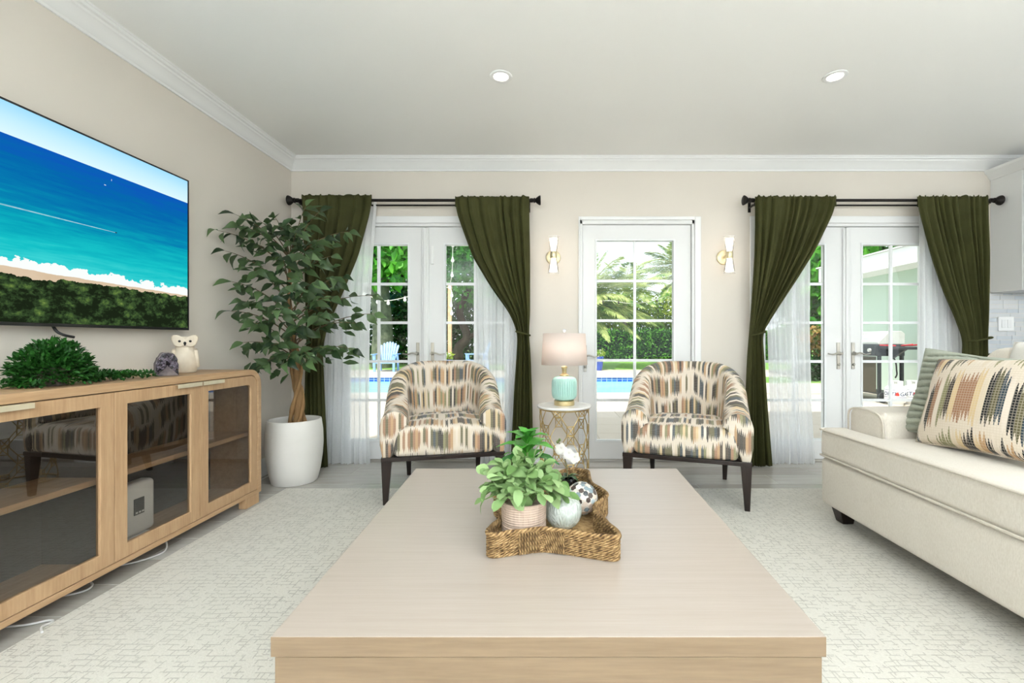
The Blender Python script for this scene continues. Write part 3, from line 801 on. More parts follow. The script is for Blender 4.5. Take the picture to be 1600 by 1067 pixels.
# dome of foliage + trailing strands
n = 2700
d = rv(n); d[:, 2] = np.abs(d[:, 2])
r_ = rng.random(n) ** .35
c0 = np.array([-2.02, 1.87, SZ1 + .045])
pos = c0 + d * r_[:, None] * np.array([.105, .14, .14])
pos[:, 2] -= .05 * rng.random(n) * (1 - d[:, 2])
pos[:, 2] = np.maximum(pos[:, 2], SZ1 + .01)
pos[:, 0] = np.clip(pos[:, 0], -2.17, -1.9)
tr = []
for s in range(26):
    sy = 1.98 + .02 * rng.random(); L = .08 + .27 * rng.random() ** 1.4; off = (rng.random() - .5) * .12
    for q in range(26):
        t_ = q / 25; tr.append((-2.0 + off * (.4 + t_) + .01 * rng.normal(), sy + L * t_, SZ1 + .012 + .03 * (1 - t_) * rng.random() + .012 * rng.random()))
for s in range(10):
    sy = 1.78; L = .03 + .06 * rng.random(); off = (rng.random() - .5) * .16
    for q in range(14):
        t_ = q / 13; tr.append((-2.0 + off * (.4 + t_) + .008 * rng.normal(), sy - L * t_, SZ1 + .012 + .015 * rng.random()))
tr = np.array(tr); tr[:, 0] = np.clip(tr[:, 0], -2.16, -1.885)
pos = np.concatenate([pos, tr]); nn = len(pos)
dd = np.concatenate([d + .7 * rv(n), rv(len(tr)) + np.array([0, .5, .2])])
leaf_cloud('foliage', pos, dd, rv(nn) * .6 + np.array([0, 0, 1]), .023 * (.7 + .6 * rng.random(nn)), .0125, FERN, tp)

# owl figurine, lathe body with carved face discs
OWLM = M_plain('cream_stoneware', '#ddd0bd', .7, c2='#cfc0aa', nscale=14, bscale=90, bstr=.35, dist=.004)
OX, OY, OZ = -2.055, 2.60, SZ1 + .0005
ow = thing('owl_figurine', 'cream ceramic owl figurine at the end of the sideboard', 'figurine', (OX, OY, OZ), math.radians(38))
m = MB().lathe([(0, 0), (.048, 0), (.054, .01), (.059, .045), (.060, .08), (.055, .115), (.045, .138), (.039, .148), (.041, .158), (.048, .172), (.049, .186), (.043, .200), (.028, .207), (0, .207)], (0, 0, 0), 36, lambda a, i: 1.0 if i < 7 else 1 + .10 * abs(math.cos(a)))
m.build('body', OWLM, ow, smooth=60, world=False)
for s in (-1, 1):
    # pointed eye disc, raised towards the ear tip, and the folded wing
    pts = []
    for t in range(20):
        a = 2 * PI * t / 20; r0 = .0295 * (1 + .55 * max(0, math.cos(a - (PI / 2 - s * .75))) ** 5)
        pts.append((s * .026 + r0 * math.cos(a), .178 + r0 * math.sin(a)))
    e = MB().extrude_poly(pts, lambda a, b: (a, -.034, b), lambda a, b: (a * .94, -.052 + abs(a) * .12, b)).build('eye_disc', OWLM, ow, world=False, bevel=.003, smooth=40)
    MB().lathe([(0, 0), (.006, .001), (.0065, .003), (.004, .006), (0, .007)], seg=14).xf(Matrix.Translation((s * .024, -.048, .180)) @ Matrix.Rotation(PI / 2, 4, 'X')).build('eye', BLK, e, world=False, smooth=50)
    w = MB().rbox((0, 0, 0), (.009, .034, .052), .008, 3, warp=lambda q: Vector((q[0], q[1] * (1.15 - abs(q[2] + .01) * 9), q[2])))
    w.xf(Matrix.Translation((s * .054, -.004, .085)) @ Matrix.Rotation(-s * .12, 4, 'Y') @ Matrix.Rotation(.25, 4, 'X')); w.build('wing', OWLM, ow, world=False, smooth=60)
MB().lathe([(0, -.014), (.005, -.004), (.007, .004), (.004, .010), (0, .012)], seg=12).xf(Matrix.Translation((0, -.053, .166))).build('beak', BLK, ow, world=False, smooth=60)
# amethyst
k = N('amethyst'); co = k.coord(); vo = k.n('TexVoronoi'); vo.inputs['Scale'].default_value = 75; k.l(co, vo.inputs['Vector'])
AME = k.done(k.bsdf(k.mix(k.ramp(vo.outputs['Color'], [(.2, (0, 0, 0, 1)), (.9, (1, 1, 1, 1))]), lin('#262129'), lin('#675c69')), .22, 0, .6, k.bump(vo.outputs['Distance'], 1.0, .01), coat=.3))
AMER = M_plain('geode_rind', '#5d5458', .8, c2='#857a78', nscale=30, bscale=60, bstr=.5)
AX, AY = -1.965, 2.365
am = thing('amethyst_geode', 'small purple amethyst crystal standing beside the owl', 'crystal', (AX, AY, SZ1 + .0005), math.radians(50))
rr = random.Random(3); m = MB(); pts = []
for t in range(22):
    a = PI * t / 21; rad = .055 + .006 * (rr.random() - .5)
    pts.append((-math.cos(a) * rad * (.92 if a < 2 else .85), .02 + (math.sin(a) ** .55) * (.102 if a > .9 else .09) + .004 * rr.random()))
pts = [(.05, 0)] + [(-.05, 0)][:0] + [(-.05, 0)] + pts[0:]
pts = [(-.052, 0)] + pts[2:] + [(.05, 0)]
MB().extrude_poly(pts, lambda a, b: (a * .95, .035, b), lambda a, b: (a, -.018, b)).build('rind', AMER, am, world=False, bevel=.006)
def crys(u, v):
    i = min(int(u * (len(pts) - 1)), len(pts) - 2); f = u * (len(pts) - 1) - i
    a = pts[i][0] * (1 - f) + pts[i + 1][0] * f; b = pts[i][1] * (1 - f) + pts[i + 1][1] * f
    q = 1 - v * .94
    return (a * .95 * q, -.0185 - .006 * (1 - (2 * v - 1) ** 2) - .006 * rr.random() * (v > 0), (b * .95 - .05) * q + .052)
MB().grid(crys, 40, 12).build('crystal_face', AME, am, world=False)

# ================================================================== COFFEE TABLE
ZT = .44
ct = thing('coffee_table', 'large blond wood coffee table in the middle of the rug', 'coffee table', (0.01, 1.57, .009))
TYN, TYF = .95, 2.193
xn0, xn1 = -.573, .589; xf0, xf1 = -.620, .636
def tapered(z0, z1, ins, yin=0):
    f = ins
    return [(xn0 + f, TYN + f + yin), (xn1 - f, TYN + f + yin), (xf1 - f, TYF - f), (xf0 + f, TYF - f)]
def prism(pl, z0, z1):
    return MB().extrude_poly(pl, lambda a, b: (a, b, z0), lambda a, b: (a, b, z1))
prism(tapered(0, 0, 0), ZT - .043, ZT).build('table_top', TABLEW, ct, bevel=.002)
tt_ = bpy.data.objects['table_top'].data; tt_.materials.append(TABLE_SHADED)
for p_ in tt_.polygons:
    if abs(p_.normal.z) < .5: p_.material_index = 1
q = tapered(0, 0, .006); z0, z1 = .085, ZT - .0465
tk = .022
prism(tapered(0, 0, .02), ZT - .0464, ZT - .0431).build('shadow_gap', M_plain('gap_dark', '#7b6650', .8), ct)
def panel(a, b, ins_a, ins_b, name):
    prism([a, b, ins_b, ins_a], z0, z1).build(name, TABLE_SHADED, ct, bevel=.0015)
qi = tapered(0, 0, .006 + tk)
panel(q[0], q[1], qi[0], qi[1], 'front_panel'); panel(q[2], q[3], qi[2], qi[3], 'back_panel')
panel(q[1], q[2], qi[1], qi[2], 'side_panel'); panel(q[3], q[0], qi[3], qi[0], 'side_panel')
prism(tapered(0, 0, .05), .0095, z0 - .0005).build('plinth', TABLE_SHADED, ct)

# ================================================================== STAR TRAY
k = N('seagrass'); uvs = k.sep(k.coord('UV'))
oi = k.n('ObjectInfo').outputs['Random']
tw = k.math('SINE', k.math('ADD', k.math('ADD', k.math('MULTIPLY', uvs[1], 430.0), k.math('MULTIPLY', oi, 40.0)), k.math('MULTIPLY', uvs[0], 6 * PI)))
nn_ = k.noise(k.coord(), 60, 3)
f = k.math('ADD', k.math('MULTIPLY', tw, .12), k.math('ADD', k.math('MULTIPLY', nn_, .9), .05))
SEA = k.done(k.bsdf(k.ramp(f, [(.25, lin('#4a3521')), (.5, lin('#8f7049')), (.8, lin('#c2a274'))]), .75, 0, .25, k.bump(k.math('ADD', tw, k.math('MULTIPLY', nn_, 2.0)), .7, .003)))
star = [(-.178, 1.275), (-.005, 1.335), (.224, 1.255), (.150, 1.50), (.238, 1.625), (.175, 1.745), (.185, 1.93), (.085, 1.945), (.02, 1.76), (-.195, 1.645), (-.115, 1.47)]
# round the corners
def round_poly(pts, r, n=5):
    out = []
    N_ = len(pts)
    for i in range(N_):
        p = Vector(pts[i]).to_3d(); a = Vector(pts[i - 1]).to_3d(); b = Vector(pts[(i + 1) % N_]).to_3d()
        da, db = (a - p), (b - p); rr_ = min(r, da.length * .45, db.length * .45)
        A, B = p + da.normalized() * rr_, p + db.normalized() * rr_
        out += [(v_.x, v_.y) for v_ in bez(A, p, B, n)]
    return out
sp_ = round_poly(star, .06, 7)
tray = thing('star_tray', 'star shaped woven seagrass tray on the coffee table', 'tray', (.03, 1.55, ZT + .0005))
zt_ = ZT + .0008
MB().extrude_poly(sp_, lambda a, b: (a, b, zt_), lambda a, b: (a, b, zt_ + .006)).build('tray_base', SEA, tray)
def resample(pl, step):
    P3 = [Vector((a, b, 0)) for a, b in pl]; out = []
    for i in range(len(P3)):
        a, b = P3[i], P3[(i + 1) % len(P3)]; n = max(1, int((b - a).length / step))
        out += [a.lerp(b, t / n) for t in range(n)]
    return out
rs = resample(sp_, .012)
for j in range(7):
    z = zt_ + .006 + j * .0088
    MB().tube([(p.x, p.y, z) for p in rs], .0047, 8, closed=True).build('rope_coil', SEA, tray, smooth=80)
MB().tube([(p.x, p.y, zt_ + .0675 + .0015 * math.sin(i * .9)) for i, p in enumerate(rs)], .0075, 8, closed=True).build('rim_rope', SEA, tray, smooth=80)
# upright wrapping strands over the middle of the front side and the far sides
st = MB()
for (a, b) in (((-.075, 1.31), (-.005, 1.3345)), ((-.005, 1.3345), (.058, 1.314))):
    for t in range(9):
        x_ = a[0] + (b[0] - a[0]) * (t + .5) / 9; y_ = a[1] + (b[1] - a[1]) * (t + .5) / 9
        st.tube([(x_, y_ - .0075, zt_ + .004), (x_, y_ - .0095, zt_ + .035), (x_, y_ - .0075, zt_ + .064)], .0038, 6)
st.build('wrapping', SEA, tray, smooth=80)

# --- contents of the tray
TZ = zt_ + .0065
def leaf_mesh(name, L, W, mat, fold=.15, curl=.12, prof=((0, .06), (.18, .62), (.42, 1.0), (.68, .82), (.88, .38), (1.0, .0))):
    m = MB(); vs = []; fs = []
    for t, w in prof:
        x = L * t; z = curl * L * math.sin(t * PI) * .5 - curl * L * t * t
        vs += [(x, -W / 2 * w, z + fold * W * w), (x, 0, z), (x, W / 2 * w, z + fold * W * w)]
    for i in range(len(prof) - 1):
        for c in range(2):
            a = i * 3 + c; fs.append((a, a + 3, a + 4, a + 1))
    m.add(vs, fs)
    return m.mesh(name, mat, 180)
SAGE = M_leaf('sage_leaf', '#5f8145', '#a3bd84', .6, .2, spec=.3)
CARV = None
k = N('carved_pot'); co = k.coord(); cs = k.sep(co)
stri = k.math('SINE', k.math('MULTIPLY', cs[2], 900)); ws = k.noise(k.mapping(co, (90, 90, 14)), 1, 3)
CARV = k.done(k.bsdf(k.mix(ws, lin('#c4ae9d'), lin('#a08a7b')), .8, 0, .2, k.bump(k.math('ADD', k.math('MULTIPLY', ws, 1.2), k.math('MULTIPLY', stri, .15)), .6, .006)))
pp = P(818, 848, 1.385); PX, PY = pp.x, 1.405
pl_ = thing('succulent_pot', 'sage green leafy plant in a carved beige pot on the tray', 'plant', (PX, PY, TZ))
MB().lathe([(0, .0005), (.062, .0005), (.066, .004), (.068, .03), (.0685, .052), (.066, .054), (.066, .060), (.0685, .062), (.070, .115), (.069, .122), (.063, .122), (.060, .105), (0, .100)], (PX, PY, TZ), 40).build('pot', CARV, pl_, smooth=35)
OBO = ((0, .10), (.2, .45), (.42, .82), (.66, 1.0), (.86, .72), (1.0, .12))
sl_ = [leaf_mesh('leaf', .046, .030, SAGE, .1, .15, OBO), leaf_mesh('leaf', .038, .026, SAGE, .18, -.1, OBO), leaf_mesh('leaf', .052, .029, SAGE, .12, .3, OBO)]
STEMG = M_plain('green_stem', '#6c8a4a', .6)
rr = random.Random(21); stems = MB(); cnt = 0
for s in range(30):
    az = s * 2.399; el = math.asin(.0 + .97 * (s + .5) / 30) if s > 9 else math.radians(-2 + rr.random() * 30)
    R = .112 + .022 * rr.random()
    if el < .2: R *= .95
    tip = Vector((math.cos(az) * math.cos(el) * R * 1.02, math.sin(az) * math.cos(el) * R * .8, .125 + math.sin(el) * R * .95))
    b0 = Vector((math.cos(az) * .02, math.sin(az) * .02, .1)); mid = Vector((tip.x * .45, tip.y * .45, .1 + max(tip.z - .1, 0) * .5 + .05))
    path = bez(b0, mid, tip, 6); stems.tube(path, .0018, 5)
    for q in range(9):
        t = .45 + .55 * (q / 8); i = min(int(t * 6), 5); p = path[i].lerp(path[i + 1], t * 6 - i)
        tg = (path[min(i + 1, 6)] - path[i]).normalized()
        sd = Vector((rr.gauss(0, 1), rr.gauss(0, 1), rr.gauss(0, .6))).normalized()
        dd_ = (tg * .5 + sd * .9 + Vector((0, 0, .1))).normalized() if q < 7 else (tg + sd * .5).normalized()
        inst('leaf', sl_[(s + q) % 3], pl_, frame_m(p, dd_, Vector((rr.gauss(0, .4), rr.gauss(0, .4) - .2, 1)) + dd_ * -.3, .7 + .55 * rr.random()))
stems.build('stem', STEMG, pl_, world=False)
# taller glossy plant behind it
GLOS = M_leaf('glossy_leaf', '#2c6b2a', '#5fae42', .25, .25, spec=.6)
QX, QY = -.062, 1.60
gp = thing('broadleaf_plant', 'taller glossy broad leaved plant behind the sage one', 'plant', (QX, QY, TZ))
MB().lathe([(0, .0005), (.036, .0005), (.045, .06), (.041, .06), (.035, .05), (0, .05)], (QX, QY, TZ), 24).build('pot', M_plain('small_white_pot', '#d8d2c8', .5), gp, smooth=40)
MB().tube([(0, 0, .05), (.003, 0, .14), (.0, .002, .265)], .004, 6).build('stem', STEMG, gp, world=False)
gl_ = leaf_mesh('leaf', .118, .066, GLOS, .12, .3)
lev = [(.13, 5, .1, 1.0), (.18, 5, .25, 1.0), (.215, 5, .45, .95), (.245, 4, .8, .75), (.262, 4, 1.1, .55)]
for li, (z, n, up_, s) in enumerate(lev):
    for q in range(n):
        a = q * 2 * PI / n + li * .9 + rr.random() * .3
        dv = Vector((math.cos(a), math.sin(a), up_ + rr.random() * .2))
        inst('leaf', gl_, gp, frame_m(Vector((0, 0, z)), dv, Vector((-dv.x * .3, -dv.y * .3, 1)), s))
# mosaic ball
k = N('mosaic'); co = k.coord(); oi = k.n('ObjectInfo').outputs['Random']
MOS = k.done(k.bsdf(k.ramp(oi, [(0, lin('#e9e2d8')), (.28, lin('#d9c6b6')), (.45, lin('#7f8d92')), (.58, lin('#2c3033')), (.74, lin('#b9c2c4')), (.88, lin('#4a3c36'))], 'CONSTANT'), .12, 0, .6, coat=.5))
bx, by, br = P(909, 783, 1.60).x, 1.60, .056
mb_ = thing('mosaic_ball', 'round mosaic ball of pale and dark chips on the tray', 'ornament', (bx, by, TZ))
MB().lathe([(br * .965 * math.sin(PI * i / 16), -br * .965 * math.cos(PI * i / 16)) for i in range(17)], (bx, by, TZ + br + .0005), 28).build('core', M_plain('mosaic_grout', '#cfc6ba', .8), mb_, smooth=60)
chip = MB().lathe([(.0116, 0), (.0116, .0014), (.0104, .0022), (0, .0026)], seg=6).mesh('chip', MOS)
for i in range(110):
    zz = 1 - 2 * (i + .5) / 110; a = i * 2.39996; rr_ = math.sqrt(1 - zz * zz)
    nrm = Vector((rr_ * math.cos(a), rr_ * math.sin(a), zz))
    x_ = nrm.orthogonal().normalized(); M_ = Matrix((x_, nrm.cross(x_), nrm)).transposed().to_4x4()
    inst('chip', chip, mb_, Matrix.Translation(nrm * (br * .955) + Vector((0, 0, br + .0005))) @ M_ @ Matrix.Rotation(rr.random() * 3, 4, 'Z') @ Matrix.Scale(.78 + .24 * rr.random(), 4))
# crackle glass ball
k = N('crackle_glass'); co = k.coord(); vo = k.n('TexVoronoi', feature='DISTANCE_TO_EDGE'); vo.inputs['Scale'].default_value = 95; k.l(k.mapping(co, (1, 1, .4), (0, 0, 0), (.5, .3, 0)), vo.inputs['Vector'])
nz = k.noise(co, 40, 3)
crk = k.ramp(vo.outputs['Distance'], [(.0, (.7, .7, .7, 1)), (.10, (0, 0, 0, 1))])
CRK = k.done(k.bsdf(k.mix(crk, k.mix(nz, lin('#c3cfc0'), lin('#f0f4ee')), lin('#f0f3ee')), .12, 0, .6, k.bump(k.math('ADD', vo.outputs['Distance'], k.math('MULTIPLY', nz, .3)), .8, .01), coat=.5, trans=.2))
gx, gy, gr = P(880, 796, 1.48).x, 1.475, .060
o = MB().lathe([(gr * math.sin(PI * i / 24), gr - gr * math.cos(PI * i / 24)) for i in range(25)], (gx, gy, TZ + .0005), 40).build('glass_ball', CRK, smooth=60)
tag(o, 'pale crackled glass ball beside the beige pot on the tray', 'ornament')
# white orchid in a small black pot
ox, oy = P(888, 757, 1.80).x, 1.80
orc = thing('orchid', 'small white orchid in a black pot at the back of the tray', 'plant', (ox, oy, TZ))
MB().lathe([(0, .0005), (.026, .0005), (.036, .02), (.038, .045), (.032, .07), (.028, .07), (.03, .05), (0, .045)], (ox, oy, TZ), 24).build('pot', M_plain('black_gloss', '#0d0d0d', .15, coat=.5), orc, smooth=50)
tipz = P(872, 688, 1.80)
sp2 = catmull([(0, 0, .045), (-.008, .0, .12), (-.026, 0, .18), (tipz.x - ox, 0, tipz.z - TZ)], 6)
MB().tube(sp2, .0022, 6).build('stem', M_plain('orchid_stem', '#5d5a3a', .6), orc, world=False)
PET = M_leaf('white_petal', '#f4f1ea', '#fbf8f2', .5, .4)
pet = leaf_mesh('petal', .026, .026, PET, .05, .15)
for (fx, fy, fz) in ((-.030, -.012, .185), (.000, -.016, .165), (.022, -.01, .150), (-.012, .014, .16)):
    for q in range(5):
        a = q * 2 * PI / 5 + fx * 40; dv = Vector((math.cos(a), -.25, math.sin(a)))
        inst('petal', pet, orc, frame_m(Vector((fx, fy, fz)), dv, Vector((0, -1, 0)), 1.0))
dkl = leaf_mesh('leaf', .07, .028, M_leaf('orchid_leaf', '#1c3018', '#2a4a22', .3, .1), .15, .4)
for a in (.4, 2.2, 4.1, 5.4): inst('leaf', dkl, orc, frame_m(Vector((0, 0, .06)), Vector((math.cos(a), math.sin(a), .5)), Vector((0, 0, 1)), .8))
for i, t in enumerate((14, 16, 18)):
    MB().lathe([(0, -.006), (.005, 0), (.004, .006), (0, .01)], seg=10).xf(Matrix.Translation(sp2[t] + Vector((.006 * (-1) ** i, 0, 0)))).build('bud', M_plain('orchid_bud_%d' % i, '#5f7038', .5), orc, world=False, smooth=60)

# ================================================================== SOFA (faces the television)
FX = 1.615                      # front face
sf = thing('sofa', 'cream linen sofa along the right side of the room', 'sofa', (2.1, 1.5, .009))
SYa, SYb = .42, 2.668           # near and far ends
m = MB().rbox(((FX + 2.62) / 2, (SYa + SYb) / 2, .245), ((2.62 - FX) / 2, (SYb - SYa) / 2, .135), .028, 4, puff=(.008, 0, 0))
m.build('base', LINEN, sf, smooth=50)
# T-shaped bench cushion: one seat with ears in front of the arms
AXF, AW, AZ = 1.775, .285, .672
T_ = [(FX - .008, SYa + .002), (AXF - .004, SYa + .002), (AXF - .004, SYa + AW + .003), (2.30, SYa + AW + .003), (2.30, SYb - AW - .003), (AXF - .004, SYb - AW - .003), (AXF - .004, SYb - .002), (FX - .008, SYb - .002)]
m = MB().extrude_poly(T_[::-1], lambda a, b: (a, b, .383), lambda a, b: (a, b, .549))
cu_ = m.build('seat_cushion', LINEN, sf, bevel=.034, bseg=5)
def pipe(pts, parent): MB().tube(catmull(pts, 6), .0058, 8).build('piping', LINENP, parent, smooth=60)
xe = FX - .009
for z in (.541, .393):
    pipe([(AXF - .012, SYb - .004, z), (FX + .03, SYb - .004, z), (FX - .001, SYb - .018, z), (xe + .001, SYb - .05, z), (xe, SYb - .4, z + .001), (xe - .004, 1.5, z + .002 * (z > .5)), (xe, SYa + .4, z), (xe + .001, SYa + .05, z), (FX, SYa + .01, z)], cu_)
for s in (0, 1):
    y0_, y1_ = (SYb - AW, SYb) if s else (SYa, SYa + AW)
    a = MB().rbox(((AXF + 2.60) / 2, (y0_ + y1_) / 2, .525), ((2.60 - AXF) / 2, (y1_ - y0_) / 2, .148), .045, 4, puff=(.006, 0, .012),
                  warp=lambda q: Vector((q[0], q[1], q[2] - .018 * max(0, (q[0] - 2.2)) )))
    am_ = a.build('arm', LINEN, sf, smooth=50)
    # front panel outlined by piping
    zt = .672
    pts = [(AXF + .004, y0_ + .003, .40), (AXF + .002, y0_ + .003, .58), (AXF, y0_ + .012, .635), (AXF - .002, y0_ + .05, .667), (AXF - .004, (y0_ + y1_) / 2, .676), (AXF - .002, y1_ - .05, .667), (AXF, y1_ - .012, .635), (AXF + .004, y1_ - .003, .56), (AXF + .004, y1_ - .003, .40)]
    pipe(pts, am_)
MB().rbox((2.55, (SYa + SYb) / 2, .55), (.085, (SYb - SYa) / 2, .30), .05, 4, puff=(0, 0, .01)).build('back', LINEN, sf, smooth=50)
for i in range(2):
    w = (SYb - SYa - 2 * AW) / 2; yc = SYa + AW + w * (i + .5)
    c = MB().rbox((0, 0, 0), (.10, w / 2 - .006, .235), .07, 5, puff=(.05, .0, .03))
    c.xf(Matrix.Translation((2.33, yc, .775)) @ Matrix.Rotation(math.radians(12), 4, 'Y'))
    bc = c.build('back_cushion', LINEN, sf, smooth=50)
for y_ in (SYb - .045, SYa + .045):
    for x_ in (FX + .115, 2.54):
        MB().frustum((x_, y_, .0095), .062, .062, (x_ - .008, y_ - .0, .1115), .098, .098).build('leg', DARKWOOD, sf, bevel=.003)

# loose white back pillow and throw pillows
def pillow_mesh(w, h, t, n=36, ribs=None, p=2.6, pinch=.06):
    m = MB()
    for sg in (1, -1):
        def fn(u, v, sg=sg):
            a, b = 2 * u - 1, 2 * v - 1
            e = max(0.0, (1 - abs(a) ** p)) * max(0.0, (1 - abs(b) ** p))
            z = t / 2 * e ** .42
            sx = 1 - pinch * (1 - abs(b)) ** 1.0 * abs(a) ** 3 * .9; sy = 1 - pinch * (1 - abs(a)) * abs(b) ** 3 * .9
            x, y = a * w / 2 * sx, b * h / 2 * sy
            if ribs: z += ribs(a, b) * min(1, e * 6)
            return (x, y, sg * z)
        m.grid(fn, n, n, lambda u, v: ((u - .5) * w, (v - .5) * h))
        if sg < 0:
            k0 = len(m.f) - n * n; m.f[k0:] = [f[::-1] for f in m.f[k0:]]
    return m
def put_pillow(name, label, mesh, mat, base, lean, turn, roll=0, smooth=80, group='throw pillows on the sofa', seamcol=None, wh=None):
    """pillow plane: local X along its width, Y up; stands on its lower edge at base, facing -X of the room, leaning back"""
    # local -> face -X : normal Z -> -X, Y -> Z, X -> -Y
    R = Matrix(((0, 0, -1), (-1, 0, 0), (0, 1, 0))).to_4x4()
    M_ = Matrix.Translation(base) @ Matrix.Rotation(turn, 4, 'Z') @ Matrix.Rotation(lean, 4, 'Y') @ R @ Matrix.Rotation(roll, 4, 'Z') @ Matrix.Translation((0, wh[1] / 2, 0))
    mesh.xf(M_)
    r_ = thing(name, label, 'pillow', base, 0, group)
    cv = mesh.build('cover', mat, r_, smooth=smooth, weld=True)
    # sewn edge
    w, h = wh; pts = []
    for i in range(80):
        t = i / 80 * 4; s = int(t); f = t - s
        a, b = [(-1 + 2 * f, -1), (1, -1 + 2 * f), (1 - 2 * f, 1), (-1, 1 - 2 * f)][s]
        sx = 1 - .06 * (1 - abs(b)) * abs(a) ** 3 * .9; sy = 1 - .06 * (1 - abs(a)) * abs(b) ** 3 * .9
        pts.append(M_ @ Vector((a * w / 2 * sx, b * h / 2 * sy, 0)))
    MB().tube(pts, .0035, 6, closed=True).build('seam', seamcol or mat, r_, smooth=80)
    return r_
IKATP = M_ikat('ikat_pillow_cloth', 1.6, '#ddd0bf', .0115, 2.3)
SAGEF = M_linen('sage_plush', '#a9ac9d', '#8f9486', 260)
WHITEF = M_linen('white_cotton', '#efece6', '#e2ded6', 380)
def chev(a, b):
    q = b * 6.6 + .8 * abs(a + .1) + .12 * math.sin(a * 5 + b * 7)
    return .024 * (abs(math.sin(q * PI)) ** .6 - .6)
put_pillow('plush_throw_pillow', 'sage green ribbed plush pillow against the sofa arm', pillow_mesh(.47, .45, .13, 100, chev), SAGEF, (2.0, 2.2, .56), math.radians(17), math.radians(30), math.radians(-7), wh=(.47, .45))
put_pillow('patterned_throw_pillow', 'cream pillow with woven black and tan zigzag bars on the sofa', pillow_mesh(.60, .44, .17, 40), IKATP, (1.895, 1.985, .563), math.radians(20), math.radians(5), math.radians(3), wh=(.60, .44))
put_pillow('white_throw_pillow', 'plain white pillow behind the patterned one on the sofa', pillow_mesh(.58, .50, .15, 30), WHITEF, (2.175, 1.93, .56), math.radians(12), math.radians(-2), 0, wh=(.58, .50))

